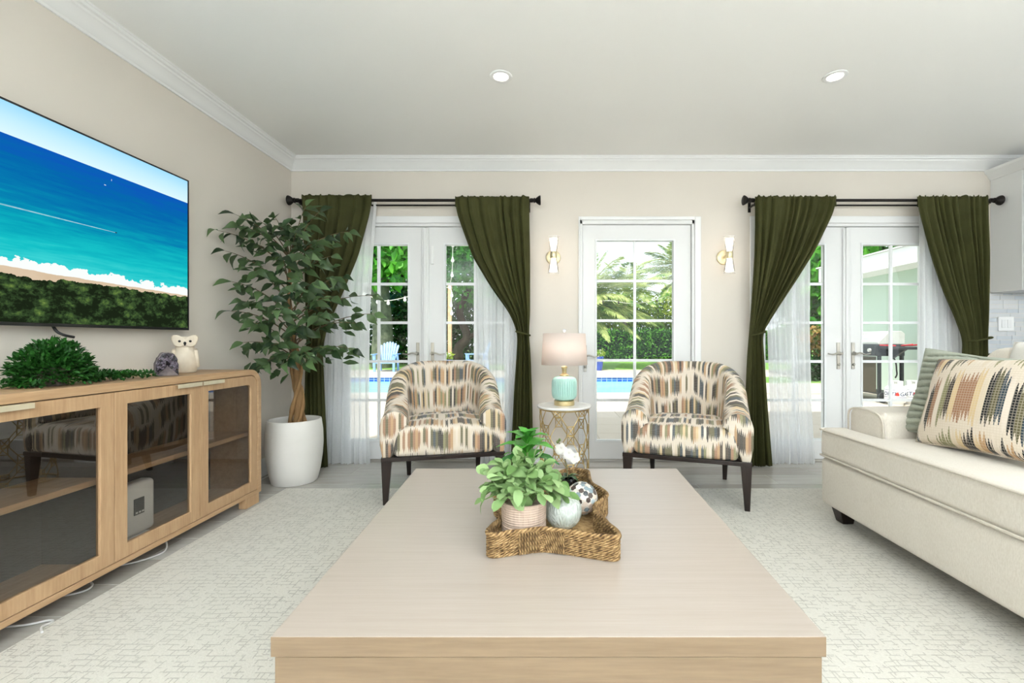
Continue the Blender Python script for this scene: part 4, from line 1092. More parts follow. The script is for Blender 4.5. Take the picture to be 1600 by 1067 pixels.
# ================================================================== ARMCHAIRS
IKAT = M_ikat('ikat_chair_cloth', 1.0, '#ddd1c2', .0065, .0)
def make_chair(name, label, loc, rz, seed):
    ch = thing(name, label, 'armchair', loc, rz, 'patterned armchairs')
    HW, ST, TH = .398, .36, .165           # half width, straight arm length, wall thickness
    # plan path of the tub (mid line), front left -> back -> front right
    rx, ry = HW - TH / 2, .40 - TH / 2 + .02
    mid = []
    for i in range(9): mid.append((-rx, ST * i / 9))
    for i in range(33):
        a = PI - PI * i / 32; ca, sa = math.cos(a), math.sin(a)
        e = .86
        mid.append((rx * math.copysign(abs(ca) ** e, ca), ST + ry * abs(sa) ** e))
    for i in range(1, 10): mid.append((rx, ST - ST * i / 9))
    n = len(mid); arc = [0]
    for i in range(1, n): arc.append(arc[-1] + math.dist(mid[i], mid[i - 1]))
    tot = arc[-1]
    m = MB(); secs = []; uvs = []
    for i in range(n):
        a, b = mid[max(i - 1, 0)], mid[min(i + 1, n - 1)]
        t = Vector((b[0] - a[0], b[1] - a[1], 0)).normalized(); nr = Vector((-t.y, t.x, 0))     # outward (left of travel)
        q = min(arc[i], tot - arc[i]) / (tot / 2)                  # 0 front .. 1 back
        sm = max(0, min(1, (q - .04) / .80)); sm = sm * sm * (3 - 2 * sm)
        zt = .605 + .287 * sm
        lean = .045 * sm                                           # back flares outwards
        base = Vector((mid[i][0], mid[i][1], 0))
        wt = TH * (1.06 - .42 * sm)                                # thinner at the top of the back
        sec = []
        kf = max(0, 1 - q * 2.2)                                    # arms thin out towards the seat at the front
        inner = [(-.5 * TH + .105 * kf, .312), (-.5 * TH + .075 * kf, .40), (-.5 * wt + .035 * kf, .47), (-.5 * wt + .012 * kf, .47 + (zt - .47) * .40)]
        zr = zt - wt * .5
        for o_, z in inner: sec.append((o_, z))
        for kk in range(7):
            an = PI - PI * kk / 6; sec.append((math.cos(an) * wt / 2, zr + math.sin(an) * wt / 2))
        sec += [(.5 * wt, zr - .06), (.5 * TH + .004, .5), (.5 * TH + .004, .40), (.5 * TH - .012, .312)]
        pts = []; L = 0; prev = None; uu = []
        for o_, z in sec:
            p = base + nr * (o_ + lean * max(0, (z - .38)) / .5) + Vector((0, 0, z))
            if prev is not None: L += (p - prev).length
            prev = p; pts.append(p); uu.append((arc[i] + seed, L + seed * .7 + .03))
        secs.append(pts); uvs.append(uu)
    K = len(secs[0])
    vs = [p for s_ in secs for p in s_]; uv_ = [x for s_ in uvs for x in s_]
    fs = []
    for i in range(n - 1):
        for c in range(K - 1): fs.append((i * K + c, i * K + c + 1, (i + 1) * K + c + 1, (i + 1) * K + c))
    m.add(vs, fs, uv_)
    # arm fronts, gently domed
    for sgn, s_ in ((-1, secs[0]), (1, secs[-1])):
        cen = sum(s_, Vector()) / K
        rings = [(1.0, 0.0), (.93, -.010), (.75, -.017), (.4, -.020), (.0, -.021)]
        vs = []; uv2 = []
        for sc_, dy in rings:
            for p in s_:
                q = cen.lerp(p, sc_); q.y += dy; vs.append(q); uv2.append((q.x + seed + .2, q.z + seed * .7))
        fs = []
        for r in range(len(rings) - 1):
            for c in range(K):
                c2 = (c + 1) % K; f = (r * K + c, r * K + c2, (r + 1) * K + c2, (r + 1) * K + c)
                fs.append(f if sgn < 0 else f[::-1])
        m.add(vs, fs, uv2)
    m.build('tub_back_and_arms', IKAT, ch, smooth=62, world=False)
    # seat cushion with crowned top, front runs down to the rail
    iw = HW - .078
    def warp(q):
        k_ = max(0, min(1, (q[1] - .30) / .32))
        return Vector((q[0] * (1 - .42 * k_), q[1], q[2]))
    s_ = MB().rbox((0, .287, .408), (iw, .305, .095), .035, 6, puff=(0, .006, .026), uvf=lambda q: (q[0] + seed * 1.3 + .05, q[2] + q[1] * .9 + seed + .11), warp=warp)
    s_.build('seat_cushion', IKAT, ch, smooth=60, world=False)
    # wooden rail under the upholstery
    out = [(-HW + .004, -.012), (HW - .004, -.012), (HW - .004, ST), (HW * .72, ST + .28), (HW * .3, ST + .375), (-HW * .3, ST + .375), (-HW * .72, ST + .28), (-HW + .004, ST)]
    MB().extrude_poly(out, lambda a, b: (a, b, .286), lambda a, b: (a, b, .3125)).build('rail', DARKWOOD, ch, world=False, bevel=.003)
    for sx in (-1, 1):
        MB().frustum((sx * (HW - .030), .020, .0095), .030, .032, (sx * (HW - .036), .022, .2855), .062, .058).build('leg', DARKWOOD, ch, world=False, bevel=.002)
        MB().frustum((sx * (HW - .130), .690, .0005), .028, .030, (sx * (HW - .130), .625, .2855), .050, .052).build('leg', DARKWOOD, ch, world=False, bevel=.002)
    return ch
make_chair('armchair', 'patterned barrel armchair beside the potted fig tree', (-.651, 2.966, 0), math.atan2(.178, .778), 0.0)
make_chair('armchair', 'patterned barrel armchair nearest the cream sofa', (.8915, 2.900, 0), math.atan2(-.26, .751), .618)

# ================================================================== SIDE TABLE AND LAMP
MARB = M_plain('white_marble', '#efeeeb', .2, c2='#e2e0dc', nscale=7)
LX, LY, LZ = .147, 3.40, .575
stb = thing('side_table', 'round marble topped side table with gold lattice base', 'side table', (LX, LY, 0))
MB().lathe([(0, LZ - .018), (.196, LZ - .018), (.202, LZ - .013), (.203, LZ - .005), (.199, LZ), (0, LZ)], (LX, LY, 0), 64).build('table_top', MARB, stb, smooth=40)
RL = .182
def on(a, z): return Vector((LX + RL * math.cos(a), LY + RL * math.sin(a), z))
def seg_(a0, z0_, a1, z1_, n=3): return [on(a0 + (a1 - a0) * t / n, z0_ + (z1_ - z0_) * t / n) for t in range(n + 1)]
lat = MB()
for z in (.006, LZ - .024):
    MB().tube([on(2 * PI * i / 48, z) for i in range(48)], .006, 8, closed=True).build('ring', LATG, stb, smooth=80)
MB().lathe([(.184, LZ - .0245), (.192, LZ - .0245), (.192, LZ - .0185), (.184, LZ - .0185)], (LX, LY, 0), 48, cap=False).build('top_band', LATG, stb, smooth=40)
na, nz_ = 12, 4; da = 2 * PI / na; hz = (LZ - .03 - .006) / nz_; sa_, sz_ = da * .27, hz * .25
for i in range(na):
    for j in range(nz_ + 1):
        if (i + j) % 2: continue
        a, z = i * da + .2, .006 + j * hz
        lo, hi = max(z - sz_, .006), min(z + sz_, LZ - .024)
        for (p, q, r, s) in ((a - sa_, lo, a + sa_, lo), (a + sa_, lo, a + sa_, hi), (a + sa_, hi, a - sa_, hi), (a - sa_, hi, a - sa_, lo), (a - sa_, lo, a + sa_, hi), (a - sa_, hi, a + sa_, lo)):
            if hi - lo > .02 or True: lat.tube(seg_(p, q, r, s), .0036, 6)
        if j < nz_:
            for sg in (-1, 1): lat.tube(seg_(a + sg * sa_, hi, a + sg * (da - sa_), z + hz - sz_), .0036, 6)
lat.build('lattice', LATG, stb, smooth=80)
AQUA = None
k = N('aqua_glass'); AQUA = k.done(k.bsdf(lin('#b9e3d8'), .2, 0, .5, coat=.6, trans=.1))
lp = thing('table_lamp', 'aqua ribbed glass table lamp with white drum shade', 'lamp', (LX, LY, LZ + .0005))
c = (LX, LY, LZ + .0005)
MB().lathe([(0, 0), (.074, 0), (.076, .004), (.076, .030), (.073, .034), (0, .034)], c, 40).build('base', BRASS, lp, smooth=35)
bp = [(.05, .0345), (.070, .040), (.084, .052), (.092, .070), (.095, .10), (.095, .15), (.093, .175), (.086, .195), (.072, .208), (.05, .214), (.03, .216), (0, .216)]
MB().lathe(bp, c, 216, lambda a, i: 1 - (.05 * (abs(math.sin(a * 18)) < .33) if 1 < i < 9 else 0)).build('glass_body', AQUA, lp, smooth=60)
MB().lathe([(0, .2165), (.034, .2165), (.034, .224), (.022, .230), (.016, .238), (.018, .268), (.024, .276), (.022, .284), (.010, .290), (.006, .30), (.006, .36), (0, .36)], c, 32).build('neck', BRASS, lp, smooth=40)
k = N('lamp_shade_linen'); df = k.n('BsdfDiffuse'); df.inputs[0].default_value = lin('#eee6e0'); tl = k.n('BsdfTranslucent'); tl.inputs[0].default_value = lin('#eee2da')
mx = k.n('MixShader'); mx.inputs[0].default_value = .4; k.l(df.outputs[0], mx.inputs[1]); k.l(tl.outputs[0], mx.inputs[2]); SHADE = k.done(mx)
MB().lathe([(.170, .300), (.157, .532)], c, 56, cap=False).build('shade', SHADE, lp, smooth=60, solid=.003)
fr_ = MB()
for a in (0, 2.094, 4.188): fr_.tube([(c[0], c[1], c[2] + .50), (c[0] + .155 * math.cos(a), c[1] + .155 * math.sin(a), c[2] + .525)], .002, 6)
fr_.tube([(c[0], c[1], c[2] + .36), (c[0], c[1], c[2] + .54)], .004, 8).build('harp', BRASS, lp)
blb = bpy.data.lights.new('lamp_bulb', 'POINT'); blb.energy = 2.4; blb.color = (1, .86, .76); blb.shadow_soft_size = .03
bo = bpy.data.objects.new('lamp_bulb', blb); COL.objects.link(bo); bo.parent = lp; bo.location = (0, 0, .42)
MB().lathe([(0, .535), (.008, .537), (.008, .543), (.014, .549), (.015, .557), (.010, .565), (0, .567)], c, 20).build('finial', M_plain('finial_crystal', '#e8e8ea', .1, coat=.6), lp, smooth=50)

# ================================================================== WALL SCONCES
FROST = M_emit('sconce_diffuser', '#fff1de', 3.2)
CLEAR = M_glass_thin('sconce_glass', (.97, .97, .97, 1), .06, .9)
def sconce(x, z, label):
    t = thing('wall_sconce', label, 'wall lamp', (x, WY1, z), 0, 'brass wall sconces')
    yb = WY1 - .0005; yo = WY1 - .125
    MB().lathe([(0, 0), (.062, 0), (.064, .004), (.062, .016), (.056, .020), (0, .020)], seg=40).xf(Matrix.Translation((x, yb, z)) @ Matrix.Rotation(PI / 2, 4, 'X')).build('backplate', GOLD, t, smooth=40)
    MB().tube([(x, yb - .02, z), (x, yo + .025, z)], .011, 12).build('arm', GOLD, t, smooth=60)
    MB().lathe([(0, -.028), (.027, -.028), (.029, -.025), (.029, .025), (.027, .028), (0, .028)], (x, yo, z), 32).build('collar', GOLD, t, smooth=40)
    for s in (1, -1):
        # thin clear outer flare around a frosted inner diffuser
        pr = [(.026, .029), (.034, .075), (.047, .152)] if s > 0 else [(.046, -.152), (.034, -.075), (.026, -.029)]
        MB().lathe(pr, (x, yo, z), 32, cap=False).build('glass_shade', CLEAR, t, smooth=60)
        pr = [(.0, .0285), (.020, .0285), (.034, .138), (.030, .140), (0, .140)] if s > 0 else [(0, -.140), (.030, -.140), (.034, -.138), (.020, -.0285), (0, -.0285)]
        MB().lathe(pr, (x, yo, z), 24).build('diffuser', FROST, t, smooth=50)
        MB().lathe([(.044, .1500 * s), (.0475, .1500 * s), (.0475, .1535 * s), (.044, .1535 * s)], (x, yo, z), 32, cap=False).build('glass_rim', M_plain('glass_rim', '#f4f2ee', .1), t, smooth=60)
sconce(.0745, wz(402.5), 'brass up and down wall sconce above the table lamp')
sconce(1.553, wz(402.5), 'brass up and down wall sconce beside the curtained kitchen doors')

# ================================================================== CURTAINS
RY = WY1 - .12                        # curtain rod depth
k = N('olive_velvet'); co = k.coord(); nv = k.noise(co, 7, 4, .6); nf = k.noise(k.mapping(co, (260, 260, 90)), 1, 2)
VELVET = k.done(k.bsdf(k.mix(nv, lin('#313219'), lin('#4a4a2a')), .8, 0, .15, k.bump(nf, .15, .002), sheen=.3, tint=lin('#6f6e3c')))
k = N('sheer_voile'); co = k.coord(); nf = k.noise(k.mapping(co, (300, 300, 60)), 1, 2)
tr_ = k.n('BsdfTransparent'); tl = k.n('BsdfTranslucent'); tl.inputs[0].default_value = (.96, .97, .98, 1); df = k.n('BsdfDiffuse'); df.inputs[0].default_value = (.95, .955, .96, 1)
a1 = k.n('MixShader'); a1.inputs[0].default_value = .5; k.l(df.outputs[0], a1.inputs[1]); k.l(tl.outputs[0], a1.inputs[2])
a2 = k.n('MixShader'); k.l(k.math('ADD', .68, k.math('MULTIPLY', nf, .16)), a2.inputs[0]); k.l(tr_.outputs[0], a2.inputs[1]); k.l(a1.outputs[0], a2.inputs[2]); SHEER = k.done(a2)
def interp(rows, z):
    if z >= rows[0][0]: return rows[0][1:]
    for a, b in zip(rows, rows[1:]):
        if b[0] <= z <= a[0]:
            t = (a[0] - z) / (a[0] - b[0]); return [p + (q - p) * t for p, q in zip(a[1:], b[1:])]
    return rows[-1][1:]
def drape(m, rows, Y, nf_, nv_=60, seed=0, tail=0, gather=0.0, ruff=.0):
    """rows: (pixel y, left pixel, right pixel, fold depth in m) at depth Y, converted to metres"""
    R_ = [(H + (CY - y) * Y / F, (l - CX) * Y / F, (r - CX) * Y / F, a) for y, l, r, a in rows]
    # smooth the outline rows
    zt, zb = R_[0][0], R_[-1][0]; rn = random.Random(seed); ph = [rn.random() * .35 for _ in range(nf_ + 2)]; am = [.65 + .7 * rn.random() for _ in range(nf_ + 2)]
    nu = nf_ * 10
    def fn(u, v):
        z = zt + (zb - zt) * v
        l = r = a = 0
        for dz in (-.06, -.03, 0, .03, .06):
            q = interp(R_, min(zt, max(zb, z + dz))); l += q[0] / 5; r += q[1] / 5; a += q[2] / 5
        u_ = u + .045 * math.sin(2 * PI * (u * 1.7 + seed * .37)) * math.sin(PI * u) + .02 * math.sin(2 * PI * (u * 4.1 + seed * .71)) * math.sin(PI * u); u_ = min(max(u_, 0), 1)
        c = u_ * nf_; i = int(min(c, nf_ - 1)); f = c - i
        wv = math.sin(2 * PI * (f + ph[i] * math.sin(PI * f))) * am[i] * (.6 + .4 * math.sin(PI * min(max(f, 0), 1)))
        wv2 = math.sin(2 * PI * (u * nf_ * 2.3 + seed)) * .25
        x = l + (r - l) * u + .35 * a * math.cos(2 * PI * c) * (0 < u < 1) * .5
        y = Y + 1.45 * a * (wv + wv2 * v)
        if ruff and v < .035: z += ruff * (math.sin(c * 2 * PI * 1.5 + seed) + .7 * math.sin(c * 2 * PI * 2.7 + 2 * seed)) * (1 - v / .035)
        return (x, y, z)
    m.grid(fn, nu, nv_)
    return m
def curtain(name, label, rows, tie_y, tie, nf_=7, seed=0, ruff=.006):
    root_ = thing(name, label, 'curtain', ((rows[0][1] + rows[0][2]) / 2 * RY / F - CX * RY / F, RY, 0.01), 0, 'olive velvet curtains')
    m = drape(MB(), [(y_, l_, r_, a_ * (.6 if y_ < 335 else 1)) for y_, l_, r_, a_ in rows], RY - .034, nf_, 90, seed, ruff=ruff)
    m.build('curtain_panel', VELVET, root_, smooth=80, solid=.004)
    # rod pocket: a second thin layer behind the rod
    m = drape(MB(), [(rows[0][0], rows[0][1], rows[0][2], .006), (rows[0][0] + 16, rows[0][1], rows[0][2], .008)], RY + .022, nf_, 6, seed + 1)
    m.build('rod_pocket', VELVET, root_, smooth=80)
    # tie-back band wrapped around the waist
    zc = H + (CY - tie_y) * RY / F; l, r = [(p - CX) * RY / F for p in tie]
    cx_, w = (l + r) / 2, (r - l) / 2 + .006
    pts = [(cx_ + w * math.cos(t * 2 * PI / 32), RY - .038 + .044 * math.sin(t * 2 * PI / 32), zc + .016 * math.cos(t * 2 * PI / 32) * (1 if cx_ < 1 else -1) * (-1)) for t in range(32)]
    b = MB().tube(pts, .0085, 8, closed=True); b.build('tieback', VELVET, root_, smooth=80)
    return root_
curtain('velvet_curtain', 'dark olive velvet curtain behind the potted fig tree',
        [(305, 471, 581, .016), (330, 473, 579, .020), (400, 475, 560, .022), (460, 477, 535, .022), (510, 478, 512, .020), (545, 479, 504, .018), (580, 477, 506, .020), (650, 475, 509, .022), (729, 474, 513, .024)], 545, (479, 504), 6, 1)
curtain('velvet_curtain', 'olive velvet curtain tied back left of the wall sconce and lamp',
        [(307, 711, 827, .016), (330, 713, 827, .020), (400, 738, 828, .022), (450, 768, 828, .022), (490, 797, 828, .020), (521, 809, 826, .015), (560, 807, 829, .018), (620, 803, 831, .022), (727, 798, 833, .024)], 521, (808, 827), 7, 2)
curtain('velvet_curtain', 'olive velvet curtain tied back beside the right wall sconce',
        [(307, 1180, 1307, .016), (330, 1180, 1303, .020), (390, 1180, 1274, .022), (440, 1178, 1242, .022), (485, 1175, 1212, .020), (521, 1172, 1190, .015), (560, 1169, 1193, .018), (640, 1166, 1198, .022), (727, 1163, 1205, .024)], 521, (1171, 1191), 10, 3, .009)
curtain('velvet_curtain', 'olive velvet curtain tied back next to the kitchen splashback',
        [(307, 1433, 1544, .016), (330, 1436, 1544, .020), (400, 1456, 1544, .022), (450, 1473, 1543, .022), (495, 1493, 1542, .020), (530, 1506, 1541, .016), (570, 1504, 1541, .018), (640, 1500, 1543, .022), (727, 1496, 1545, .024)], 530, (1505, 1541), 10, 4, .009)
SY_ = WY1 - .062
def sheer(label, rows, nf_, seed):
    o = drape(MB(), rows, SY_, nf_, 40, seed).build('sheer_curtain', SHEER, smooth=80)
    return tag(o, label, 'curtain', 'white sheer curtains')
sheer('white sheer curtain beside the potted fig tree', [(316, 515, 589, .010), (400, 510, 583, .012), (500, 506, 578, .014), (640, 504, 577, .016), (724, 500, 579, .018)], 9, 11)
sheer('white sheer curtain behind the left armchair', [(316, 738, 822, .010), (400, 741, 820, .012), (520, 744, 815, .014), (724, 746, 812, .016)], 9, 12)
sheer('white sheer curtain at the left of the kitchen doors', [(316, 1192, 1270, .010), (400, 1196, 1266, .012), (520, 1199, 1265, .014), (640, 1203, 1268, .016), (724, 1205, 1273, .018)], 9, 13)
sheer('white sheer curtain nearest the kitchen cabinet', [(316, 1437, 1512, .010), (400, 1437, 1514, .012), (520, 1437, 1516, .014), (724, 1435, 1520, .016)], 9, 14)
def rod(label, pxl, pxr, py, n):
    z = H + (CY - py) * RY / F; xl, xr = (pxl - CX) * RY / F, (pxr - CX) * RY / F
    t = thing('curtain_rod', label, 'curtain rod', ((xl + xr) / 2, RY, z), 0, 'black curtain rods')
    MB().tube([(xl + .09, RY, z), (xr - .09, RY, z)], .0125, 16).build('front_rod', BLACKIRON, t, smooth=60)
    z2 = z - .024; y2 = SY_ + .002
    MB().tube([(xl + .10, y2, z2), (xr - .10, y2, z2)], .0075, 12).build('sheer_rod', BLACKIRON, t, smooth=60)
    for s, xe_ in ((1, xl), (-1, xr)):
        f = MB().lathe([(0, 0), (.034, 0), (.041, .004), (.040, .010), (.034, .022), (.022, .038), (.015, .044), (.021, .050), (.021, .058), (.013, .063), (.018, .068), (.0175, .092), (0, .092)], seg=24)
        f.xf(Matrix.Translation((xe_, RY, z)) @ Matrix.Rotation(s * PI / 2, 4, 'Y')); f.build('finial', BLACKIRON, t, smooth=35)
        xb = xe_ + s * .105
        MB().box(xb - .008, xb + .008, RY + .0, WY1 - .0005, z - .036, z - .024).box(xb - .008, xb + .008, RY - .016, RY + .016, z - .03, z - .0125).box(xb - .012, xb + .012, WY1 - .006, WY1 - .0004, z - .07, z + .03).build('bracket', BLACKIRON, t, bevel=.002)
rod('black double curtain rod over the left French doors', 450, 845, 313, 1)
rod('black double curtain rod over the French doors by the kitchen', 1161, 1564, 313, 2)

# ================================================================== POTTED FIG TREE
GX, GY = -1.875, 3.415
ft = thing('potted_fig_tree', 'tall leafy weeping fig tree with twisted trunk in the corner', 'potted tree', (GX, GY, .05))
POTM = M_plain('white_ceramic', '#ece8e2', .55, c2='#e6e2db', nscale=4, bscale=50, bstr=.05)
pot = MB().lathe([(0, .0005), (.148, .0005), (.155, .006), (.175, .09), (.190, .20), (.195, .29), (.192, .38), (.183, .455), (.181, .466), (.172, .468), (.168, .455), (.176, .38), (.178, .30), (0, .30)], (GX, GY, 0), 56).build('planter_pot', POTM, smooth=40)
tag(pot, 'tall white rounded planter holding the fig tree', 'planter')
k = N('fig_bark'); co = k.coord(); nb = k.noise(k.mapping(co, (40, 40, 9)), 1, 5, .65)
BARK = k.done(k.bsdf(k.mix(nb, lin('#64492f'), lin('#ab875c')), .85, 0, .2, k.bump(nb, .6, .01)))
z0_ = .3005
FIG = M_leaf('fig_leaf', '#1e331b', '#607c4c', .38, .25, spec=.5)
soil = MB().lathe([(0, 0), (.165, 0), (.165, .06), (.10, .07), (0, .072)], (GX, GY, z0_), 32).build('soil', M_plain('dark_soil', '#5a5148', .9, c2='#463e36', nscale=40, bscale=60, bstr=.6), ft)
trk = MB()
TT = lambda t: Vector((GX + .020 * math.sin(t * 6) - .035 * t + .01, GY + .012 * math.cos(t * 5), .36 + 1.35 * t))
trunk_pts = [TT(i / 30) for i in range(31)]
MB().tube(trunk_pts, lambda t: .032 * (1 - .68 * t) + .003 * math.sin(t * 40), 10).build('trunk', BARK, ft, smooth=80)
for s_, (ph_, r0, rad) in enumerate(((0.4, .040, .024), (2.5, .046, .019), (4.4, .040, .016))):
    pts = []
    for i in range(40):
        t = i / 39 * .52; a = ph_ + t * (9 + 2 * s_); rr_ = r0 * (1 - .8 * t) + .022 * max(0, 1 - t * 9)
        c = TT(t); pts.append((c.x + rr_ * math.cos(a), c.y + rr_ * math.sin(a), c.z))
    MB().tube(pts, lambda t, rad=rad: rad * (1 - .55 * t) + .002 * math.sin(t * 30), 8).build('trunk_strand', BARK, ft, smooth=80)
figl = [leaf_mesh('leaf', .108, .052, FIG, .16, .22, ((0, .05), (.12, .5), (.30, .95), (.46, 1.0), (.65, .75), (.82, .35), (1.0, 0))),
        leaf_mesh('leaf', .094, .047, FIG, .10, .35, ((0, .05), (.12, .55), (.30, 1.0), (.48, .95), (.65, .65), (.82, .28), (1.0, 0))),
        leaf_mesh('leaf', .116, .054, FIG, .20, .10, ((0, .05), (.12, .5), (.30, .95), (.46, 1.0), (.65, .75), (.82, .35), (1.0, 0)))]
tips = [(340, 360, 3.0), (368, 335, 3.1), (352, 392, 3.02), (372, 352, 3.15), (362, 440, 3.05), (360, 486, 3.05), (380, 535, 3.12), (376, 590, 3.12), (402, 575, 3.1), (405, 345, 3.25), (430, 340, 3.2), (455, 352, 3.3),
        (478, 322, 3.4), (500, 330, 3.36), (508, 372, 3.3), (546, 362, 3.35), (518, 400, 3.2), (536, 432, 3.2), (582, 462, 3.3), (585, 490, 3.25), (556, 505, 3.2), (552, 546, 3.3), (520, 548, 3.15), (484, 560, 3.05), (448, 566, 2.98),
        (424, 540, 2.98), (398, 505, 3.0), (420, 465, 2.92), (455, 445, 2.85), (492, 440, 2.88), (505, 490, 2.92), (470, 510, 2.86), (440, 400, 2.95), (480, 395, 2.98), (395, 420, 3.05), (398, 380, 3.08), (436, 486, 2.86), (520, 465, 3.05), (465, 360, 3.1), (378, 470, 3.08)]
rr = random.Random(9); tw = MB(); nl = 0
PETI = M_plain('fig_twig', '#6d5a40', .8)
for bi, (px, py, Y) in enumerate(tips):
    Y = min(Y, 2.165 * F / (CX - px)) if px < CX else Y
    tip = P(px, py, Y)
    t0 = max(.42, min(.97, (tip.z - .36) / 1.35 - .10 - .1 * rr.random()))
    b0 = TT(t0); L = (tip - b0).length
    mid = b0.lerp(tip, .5) + Vector((0, 0, .10 * L + .05))
    path = bez(b0, mid, tip, 8); tw.tube(path, lambda t: .0055 * (1 - .75 * t), 6)
    cnt_ = 7 if L < .38 else 8
    for q in range(cnt_):
        t = .38 + .62 * (q / (cnt_ - 1)); i = min(int(t * 8), 7); p = path[i].lerp(path[i + 1], t * 8 - i)
        tg = (path[min(i + 1, 8)] - path[i]).normalized()
        sd = tg.cross(Vector((0, 0, 1)));
        if sd.length < .1: sd = Vector((1, 0, 0))
        sd.normalize(); sgn = 1 if q % 2 else -1
        if q == cnt_ - 1: dv = tg + Vector((0, 0, -.35))
        else: dv = tg * .55 + sd * sgn * (.8 + .3 * rr.random()) + Vector((rr.gauss(0, .3), rr.gauss(0, .25), -.65 + rr.gauss(0, .35)))
        dv.normalize()
        sc_ = .85 + .35 * rr.random()
        endp = p + dv * .1 * sc_
        while p.x + dv.x * .16 * sc_ < -2.18 and dv.x < .9: dv.x += .2; dv.normalize()
        if p.x + dv.x * .16 * sc_ < -2.18: p.x = -2.18 - dv.x * .16 * sc_
        upv = Vector((rr.gauss(0, .45), rr.gauss(0, .4) - .95, .55))
        inst('leaf', figl[(bi + q) % 3], ft, frame_m(p - WL[ft], dv, upv, sc_)); nl += 1
tw.build('twigs', PETI, ft, smooth=80)
ip, idr = [], []
for q in range(170):
    px, py, Y = tips[rr.randrange(len(tips))]; Y = min(Y, 2.1 * F / (CX - px)); tp_ = P(px, py, Y); t0 = max(.40, min(.95, (tp_.z - .36) / 1.35 - .06))
    f_ = .25 + .72 * rr.random(); p = TT(t0).lerp(tp_, f_) + Vector((rr.gauss(0, .05), rr.gauss(0, .04), rr.gauss(0, .05)))
    p.x = max(p.x, -2.05); p.y = min(p.y, 3.62)
    dv = (p - TT(t0)).normalized() + Vector((rr.gauss(0, .7) + .1, rr.gauss(0, .6) - .1, -.35 + rr.gauss(0, .35))); ip.append(p); idr.append(dv)
ni = len(ip)
leaf_cloud('inner_foliage', ip, idr, rv(ni) * .5 + np.array([0, -.9, .6]), .10 * (.8 + .4 * rng.random(ni)), .048, FIG, ft, .2)

# ================================================================== OUTDOORS
GZ = -.02
PAVE = None
k = N('paver'); oi = k.n('ObjectInfo').outputs['Random']; nb = k.noise(k.coord(), 9, 4, .6)
PAVE = k.done(k.bsdf(k.mix(k.math('ADD', k.math('MULTIPLY', nb, .5), k.math('MULTIPLY', oi, .5)), lin('#cbc1b4'), lin('#b9ae9f')), .8, 0, .2, k.bump(nb, .2, .004)))
JOINT = M_plain('paver_joint', '#a59a8a', .9)
pf = MB().box(-12, 12, WY1 + WT, 9.2, GZ - .3, GZ - .006).build('patio_floor', JOINT)
tag(pf, kind='structure')
pm = MB().add([(-.448, -.268, -.03), (.448, -.268, -.03), (.448, .268, -.03), (-.448, .268, -.03), (-.448, -.268, -.003), (.448, -.268, -.003), (.448, .268, -.003), (-.448, .268, -.003), (-.443, -.263, 0), (.443, -.263, 0), (.443, .263, 0), (-.443, .263, 0)],
              [(0, 1, 5, 4), (1, 2, 6, 5), (2, 3, 7, 6), (3, 0, 4, 7), (4, 5, 9, 8), (5, 6, 10, 9), (6, 7, 11, 10), (7, 4, 8, 11), (8, 9, 10, 11)]).mesh('paver', PAVE)
yy = 4.45; r = 0
while yy < 9.0:
    xx = -8.4 + (.45 if r % 2 else 0)
    while xx < 7.6:
        inst('paver', pm, pf, Matrix.Translation((xx, yy, GZ + .001 * (random.random() - .5)))); xx += .9
    yy += .542; r += 1
# far deck, side deck, lawn
DECK = M_plain('deck_stone', '#ccc3b6', .8, c2='#beb4a5', nscale=3)
GRASS = M_plain('lawn_grass', '#5f8f3a', .95, c2='#87ad55', nscale=9, bscale=300, bstr=.5)
tag(MB().box(-14, 14, 13.24, 16.5, GZ - .3, GZ).build('pool_deck', DECK), kind='structure')
tag(MB().box(3.6, 14, 9.2, 11.4, GZ - .3, GZ).box(3.6, 5.6, 11.4, 13.24, GZ - .3, GZ).build('side_deck', DECK), kind='structure')
tag(MB().box(-40, 40, 16.5, 60, GZ - .3, GZ + .005).box(5.6, 20, 11.4, 13.24, GZ - .3, GZ + .005).box(12, 40, 4, 11.4, GZ - .3, GZ).box(-40, -12, 4, 16.5, GZ - .3, GZ).build('lawn', GRASS), kind='structure')
k = N('pool_tile'); br_ = k.n('TexBrick'); br_.offset = 0; k.l(k.mapping(k.coord(), (1, 1, 1), (0, 0, 0), (PI / 2, 0, 0)), br_.inputs['Vector'])
br_.inputs['Color1'].default_value = lin('#1e4fb0'); br_.inputs['Color2'].default_value = lin('#3f74cf'); br_.inputs['Mortar'].default_value = lin('#cfd8e6')
br_.inputs['Scale'].default_value = 1; br_.inputs['Brick Width'].default_value = .15; br_.inputs['Row Height'].default_value = .085; br_.inputs['Mortar Size'].default_value = .006
PTILE = k.done(k.bsdf(br_.outputs['Color'], .2))
pb = MB().box(-14, 3.6, 13.2, 13.239, -1.2, GZ - .012).box(3.56, 3.599, 9.2, 13.2, -1.2, GZ - .012).box(-14, 3.56, 9.201, 9.24, -1.2, GZ - .05)
tag(pb.build('pool_tile_wall', PTILE), kind='structure')
tag(MB().box(-14, 3.6, 9.2, 13.24, -1.3, -1.2).build('pool_bottom', M_plain('pool_plaster', '#8fd8d6', .6)), kind='structure')
tag(MB().box(-14, 3.62, 13.16, 13.5, GZ - .012, GZ + .008).box(-14, 3.62, 8.98, 9.27, GZ - .05, GZ + .006).build('pool_coping', M_plain('coping', '#e3dccf', .7, c2='#d8cfbf', nscale=4)), kind='structure')
k = N('pool_water'); co = k.coord(); nb = k.noise(k.mapping(co, (1.2, 4, 1)), 1.5, 3)
WATER = k.done(k.bsdf(k.mix(nb, lin('#6fbfba'), lin('#a5d8d2')), .25, 0, .12, k.bump(nb, .08, .05)))
